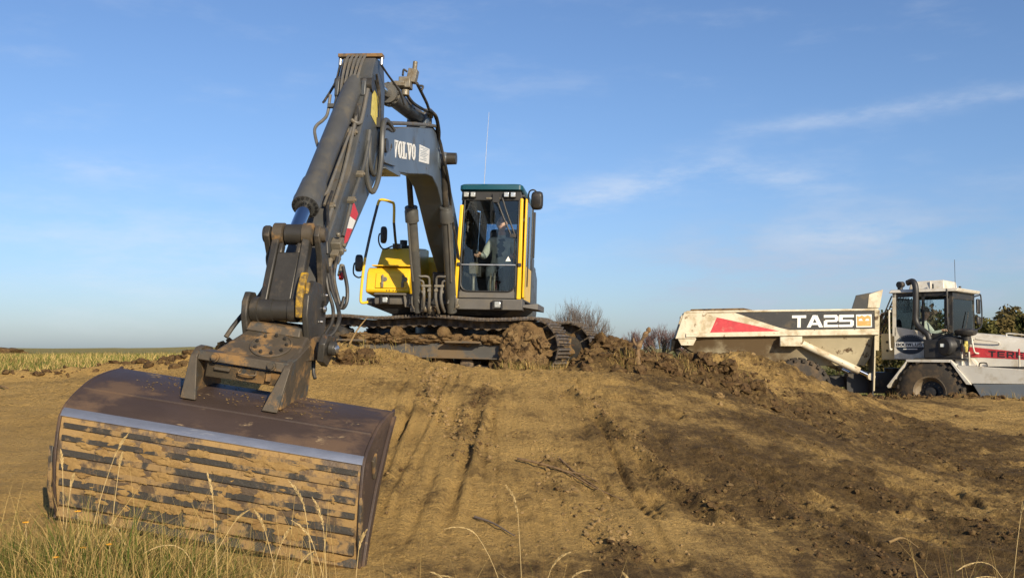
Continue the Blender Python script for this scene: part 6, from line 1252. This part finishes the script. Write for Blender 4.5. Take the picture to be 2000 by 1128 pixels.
# meadow right of the excavator, behind the pile
n = 16000; x = r.uniform(1.5, 24, n); y = 23+r.random(n)**1.5*26; k = r.random(n) < np.maximum(grass_at(x, y), .55*(y > 26)); x, y = x[k], y[k]
o = blades('meadow_grass', x, y, ground_h(x, y)-.02, r.uniform(.15, .45, len(x)), r.uniform(.008, .016, len(x)), r.uniform(.1, .9, len(x)), mixtint(len(x), (1.2, 2.2, 4, 1.2), r2, .3)*np.array((.8, .9, .9)), seed=6); o['kind'] = 'stuff'
# tufts torn up with the soil
TX = []; TY = []
for cx_, cy_, s_, m_ in ((.05, 13.35, .12, 150), (.30, 13.62, .10, 130), (1.55, 13.6, .12, 120), (2.3, 13.75, .15, 150), (.55, 13.75, .10, 120), (10.4, 20.0, .5, 260), (-1.9, 12.35, .2, 120), (-1.6, 12.9, .3, 90), (3.1, 14.1, .2, 80), (7.75, 20.2, .12, 50)):
    TX.append(r.normal(cx_, s_, m_)); TY.append(r.normal(cy_, s_*.7, m_))
x, y = np.concatenate(TX), np.concatenate(TY)
o = blades('torn_tufts', x, y, ground_h(x, y)+.03, r.uniform(.06, .20, len(x)), r.uniform(.002, .0045, len(x)), r.uniform(.2, 1.2, len(x)), mixtint(len(x), (5, .3, 1.5, 2.5), r2)*.85, seed=8); o['kind'] = 'stuff'
# tall dry stalks with feathery heads, each one a plant of its own
def stalk(x, y, h, lx, ly, droop, head, seed, label, w_=.0028):
    rg = random.Random(seed); z0 = gh(x, y)-.02; mb = MB(); pts = []
    for i in range(6):
        t = i/5; pts.append(Vector((lx*t**1.7, ly*t**1.7, h*(t-.16*droop*t**3))))
    e = (pts[-1]-pts[-2]).normalized(); dirx = Vector((lx, ly, 0)); dirx = dirx.normalized() if dirx.length > .01 else Vector((1, 0, 0)); q = pts[-1]; hp = [q]
    for i in range(4): e = (e+dirx*.30*droop-Vector((0, 0, .30*droop))).normalized(); q = q+e*head/4; hp.append(q)
    mb.tube(pts+hp[1:], lambda t: w_*(1-.7*t), 5, 2)
    hs = spline(hp, 8)
    for i, p in enumerate(hs):
        t = i/(len(hs)-1); ln = .020*math.sin(math.pi*(.12+.84*t))
        for s in range(3):
            a = rg.uniform(0, 6.28); o_ = Vector((math.cos(a), math.sin(a), 0))*ln*.55+(hs[min(i+1, len(hs)-1)]-hs[max(0, i-1)]).normalized()*ln*1.3
            u = Vector((rg.uniform(-1, 1), rg.uniform(-1, 1), rg.uniform(-1, 1))).normalized()*.0030
            v = [mb.bm.verts.new(c) for c in (p, p+o_*.5+u, p+o_, p+o_*.5-u)]; mb.face(v)
    for s in range(2):     # a leaf or two
        t = rg.uniform(.15, .5); p = pts[0].lerp(pts[-1], t); a = rg.uniform(0, 6.28); d = Vector((math.cos(a), math.sin(a), 0)); ll_ = rg.uniform(.12, .3)
        u = Vector((-d.y, d.x, 0))*.003; r_ = [(p-u, p+u), (p+d*ll_*.4+Vector((0, 0, ll_*.5))-u, p+d*ll_*.4+Vector((0, 0, ll_*.5))+u), (p+d*ll_+Vector((0, 0, ll_*.55))-u*.2, p+d*ll_+Vector((0, 0, ll_*.55))+u*.2)]
        vv = [[mb.bm.verts.new(c) for c in k_] for k_ in r_]
        for i in range(2): mb.face([vv[i][0], vv[i][1], vv[i+1][1], vv[i+1][0]])
    o = mb.build('grass_stalk', 'dry_stalk'); o.location = (x, y, z0); return tag(o, label, 'grass stalk', 'tall dry grass stalks in the foreground')
pm('flower_orange', (0.70, 0.33, 0.015), 0.6)
pm('dry_stalk', (0.46, 0.34, 0.155), 0.8, vary=.15)
LF = 'tall dry feathery grass stalk before the big bucket, '
LM = 'slender drooping grass stalk before the bare slope, '
LR_ = 'dry grass stalk over dark soil at right edge, '
SQ = ((-2.42, 5.7, .84, .16, .0, .2, .16), (-2.62, 5.9, .70, -.02, 0, .1, .12), (-2.50, 5.6, .66, .04, 0, .1, .1), (-2.32, 5.8, .74, .05, 0, .1, .1), (-1.62, 5.4, .60, -.14, 0, 1.3, .22), (-1.60, 5.5, .74, -.05, .05, .3, .16),
   (-1.34, 5.4, .52, .10, 0, .2, .12), (-1.25, 5.5, .58, -.10, 0, .2, .12), (-1.02, 5.3, .78, -.07, 0, .35, .18), (-.98, 5.4, .66, -.03, 0, .3, .18), (-.93, 5.3, .62, -.12, 0, .4, .16), (-.85, 5.4, .55, .03, 0, .3, .12), (-1.15, 5.2, .5, .05, 0, .5, .12), (-1.75, 5.6, .6, .2, 0, .3, .12), (-2.05, 5.6, .5, -.12, 0, .4, .1))
for i, (x, y, h, lx, ly, dr_, hd) in enumerate(SQ):
    stalk(x, y, h, lx, ly, dr_, hd, 60+i, LF+place(SQ, i))
SQ = ((0.02, 5.2, 0.82, -0.2, 0, 0.9, 0.18), (0.06, 5.1, 0.87, -0.03, 0, 0.35, 0.17), (0.1, 5.2, 0.58, 0.1, 0, 0.5, 0.14), (-0.1, 5.1, 0.53, -0.16, 0, 0.7, 0.12), (0.16, 5.2, 0.53, 0.14, 0, 0.6, 0.12), (0.65, 5.2, 0.5, -0.04, 0, 0.3, 0.1), (0.8, 5.1, 0.48, 0.03, 0, 0.3, 0.08), (-0.28, 5.1, 0.5, -0.06, 0, 0.6, 0.1))
for i, (x, y, h, lx, ly, dr_, hd) in enumerate(SQ):
    stalk(x, y, h, lx, ly, dr_, hd, 90+i, LM+place(SQ, i), .0022)
SQ = ((2.68, 5.3, 0.7, -0.16, 0, 1.4, 0.2), (2.45, 5.2, 0.43, -0.1, 0, 0.8, 0.12), (2.6, 5.3, 0.83, 0.08, 0, 0.2, 0.08), (2.3, 5.2, 0.43, -0.08, 0, 0.4, 0.12), (2.72, 5.2, 0.56, -0.2, 0, 0.9, 0.16))
for i, (x, y, h, lx, ly, dr_, hd) in enumerate(SQ):
    stalk(x, y, h, lx, ly, dr_, hd, 120+i, LR_+place(SQ, i), .0024)
SQ = ((-2.42, 5.6, .52), (-2.66, 5.5, .46), (-2.18, 5.45, .40), (-2.40, 5.3, .34), (-2.34, 5.5, .36))
for i, (x, y, h) in enumerate(SQ):
    fl = empty('wildflower', (x, y, gh(x, y)), label='small orange wildflower in the near left grass, '+place(SQ, i), cat='flower', group='yellow wildflowers in the near grass')
    MB().tube([(0, 0, 0), (.02, 0, h*.5), (.0, .01, h)], .0016, 5, 3).build('stem', 'dry_stalk', fl); mb = MB()
    for k in range(9): a = 6.28318*k/9; mb.box((.011*math.cos(a), .01+.011*math.sin(a), h+.004), (.014, .006, .003), (0, -20, math.degrees(a)))
    mb.lump((0, .01, h+.006), .006, k, 1, .1); mb.build('blossom', 'flower_orange', fl)

# bare shrubs: stems that fork into fine twigs
def bare_shrub(name, x, y, height, width, seed, label, mat='twig', stems=7, depth=5, thick=.035, group=None, cat='shrub', lean=0, z0=None):
    rg = random.Random(seed); tw = MB(); stem = MB()
    def grow(p, d, ln, r_, k):
        q = p; pts = [p]; dd = d
        for i in range(3): dd = (dd+Vector((rg.uniform(-.22, .22), rg.uniform(-.22, .22), rg.uniform(-.08, .10)))).normalized(); q = q+dd*ln/3; pts.append(q)
        (stem if k <= 1 else tw).tube(pts, lambda t: r_*(1-.4*t), 5 if k < 2 else 3, 1)
        if k >= depth: return
        for i in range(rg.choice((2, 3, 3)) if k > 0 else 4):
            t = rg.uniform(.35, 1) if i else 1; b = pts[0].lerp(pts[-1], t) if t < 1 else q; ax = Vector((rg.uniform(-1, 1), rg.uniform(-1, 1), rg.uniform(-.25, .7)))
            grow(b, (dd*1.0+ax*.75).normalized(), ln*rg.uniform(.6, .85), r_*.56, k+1)
    for i in range(stems):
        a = 6.28318*i/stems+rg.uniform(-.3, .3); s = rg.uniform(.2, 1.5)*width/height*.8
        grow(Vector((math.cos(a)*.1*width, math.sin(a)*.1*width, -.05)), Vector((math.cos(a)*s+lean, math.sin(a)*s, 1)).normalized(), height*.33, thick, 0)
    root = empty(name, (x, y, gh(x, y) if z0 is None else z0), label=label, cat=cat, group=group)
    zt = max(v.co.z for v in tw.bm.verts); xw = max(abs(v.co.x) for v in tw.bm.verts); sm_ = Matrix.Diagonal((width*.5/xw, width*.5/xw, height/zt, 1))
    for q in (stem, tw): q.bm.transform(sm_)
    stem.build('stem', 'bark', root, smooth=60); tw.build('twigs', mat, root, smooth=0); return root
bare_shrub('bare_shrub', 2.02, 30, 2.3, 2.2, 11, 'leafless thorny shrub standing against the sky between excavator and dump truck', 'twig', 11, 6, .08, z0=.95)
SQ = ((17.6, 118, 4.4, 5.5), (15.4, 120, 3.8, 5), (20, 116, 3.8, 5.5), (13.4, 122, 2.6, 4), (22.5, 118, 3.2, 5), (11.2, 124, 3.0, 3.5), (9.8, 126, 2.6, 3.5))
for i, (x, y, h, w_) in enumerate(SQ):
    bare_shrub('bare_bush', x, y, h, w_, 31+i, 'reddish brown leafless bush far behind the turf ridge, '+place(SQ, i), 'twig_red', 9, 5, .16, 'far leafless bushes on the horizon', 'bush')
# leafy bushes: leaf faces spread in clumps through the crown
def leafy(name, x, y, w_, h, seed, label, cols, n=2600, leaf=.22, group=None, cat='bush', z0=None):
    r = np.random.default_rng(seed); m_ = 26
    c = np.c_[r.normal(0, .30, m_)*w_, r.normal(0, .26, m_)*w_, r.uniform(.15, .95, m_)*h]; c[:, 2] *= 1-.55*(np.abs(c[:, 0])/(.75*w_)).clip(0, 1)**2
    k = r.integers(0, m_, n); rad = (.10+.10*r.random(m_))*min(w_, h*1.6)
    v = r.normal(0, 1, (n, 3)); v /= np.linalg.norm(v, axis=1)[:, None]; p = c[k]+v*rad[k][:, None]*(r.random(n)**.4)[:, None]*np.array((1.15, 1.15, .9)); p[:, 2] = np.maximum(p[:, 2], .03)
    u = r.normal(0, 1, (n, 3)); u /= np.linalg.norm(u, axis=1)[:, None]; t_ = np.cross(u, v+.3*r.normal(0, 1, (n, 3))); t_ /= np.linalg.norm(t_, axis=1)[:, None]; s = (leaf*(.5+r.random(n)))[:, None]
    co = np.stack([p-u*s*.5, p+t_*s*.28, p+u*s*.5, p-t_*s*.28], 1).reshape(-1, 3); f = np.arange(4*n).reshape(-1, 4)
    cl = np.array(cols); tint = cl[r.integers(0, len(cl), m_)][k]*(1+r.uniform(-.3, .3, (n, 1)))
    root = empty(name, (x, y, gh(x, y) if z0 is None else z0), label=label, cat=cat, group=group)
    o = mesh_np('crown', co, f, 'leaf', np.repeat(tint, 4, 0), False); o.parent = root
    tm = MB(); rg = random.Random(seed)
    for i in range(5): q = c[rg.randrange(m_)]; tm.tube([(q[0]*.1, q[1]*.1, -.1), (q[0]*.4, q[1]*.4, q[2]*.5), tuple(q)], lambda t: .05*h/3*(1.2-t), 5, 2)
    tm.build('trunk', 'bark', root, smooth=60); return root
DG = [(.04, .05, .018), (.055, .06, .022), (.07, .07, .026), (.11, .088, .036)]; OL = [(.10, .095, .035), (.13, .10, .04), (.075, .08, .03)]; RB = [(.12, .075, .045), (.10, .07, .045), (.09, .075, .04)]
leafy('evergreen_bush', 33.0, 66, 5.0, 3.4, 1, 'large dark green bush on the hillside behind the dump truck bonnet', DG, 4200, .30)
leafy('evergreen_bush', 36.8, 68, 5.5, 3.8, 2, 'tallest dark green bush behind the dump truck at the right edge', DG, 4200, .30)
leafy('evergreen_bush', 30.6, 64, 4.0, 3.2, 3, 'olive brown bush behind the dump truck mirror', OL, 3000, .28)
leafy('evergreen_bush', 34.4, 60, 5.0, 2.9, 4, 'low olive green bush in front of the large evergreen bushes', OL+DG[:2], 3600, .26)
leafy('evergreen_bush', 38.5, 61, 4.5, 3.0, 5, 'low green bush under the tallest evergreen at the right edge', OL+DG[1:3], 3000, .26)
leafy('autumn_bush', 14.4, 38, 2.6, 1.9, 6, 'olive bush seen between the truck body and its cab', OL, 2400, .16)
leafy('autumn_bush', 16.2, 42, 3.2, 2.2, 7, 'brownish bush seen behind the truck cab', OL+RB, 2400, .18)
SQ = ((41, 108, 9, 5.2), (48, 112, 10, 6.0), (28, 110, 8, 3.0), (33, 112, 9, 3.8), (55, 110, 9, 5.5))
for i, (x, y, w_, h) in enumerate(SQ):
    leafy('far_tree', x, y, w_, h, 40+i, 'dark tree on the skyline far behind the dump truck, '+place(SQ, i), DG+RB, 2200, .6, 'far trees on the skyline', 'tree')
SQ = ((5.5, 46, 3, .55), (8.4, 48, 3.4, .7), (7, 52, 3, .6), (10.5, 50, 3, .7), (12.4, 55, 4, .9))
for i, (x, y, w_, h) in enumerate(SQ):
    leafy('heath_shrub', x, y, w_, h, 60+i, 'low grey green heath shrub in the meadow, '+place(SQ, i), [(.10, .115, .06), (.12, .12, .07), (.08, .095, .045)], 1500, .12, 'low heath shrubs in the meadow', 'shrub')
o = lumpobj('soil_heap', -33.2, 62, 1.6, 77, 'turf_soil', 'low brown soil heap on the horizon at the far left', 'soil heap', n=16, dz=-.62); o.scale = (1.5, 1, .62)
lumpobj('turf_clod', -5.2, 15.0, .16, 51, 'turf_soil', 'dark clod on the bank edge left of the bucket mount'); lumpobj('turf_clod', -4.1, 14.6, .20, 52, 'turf_soil', 'largest dark clod on the bank just left of the bucket mount')
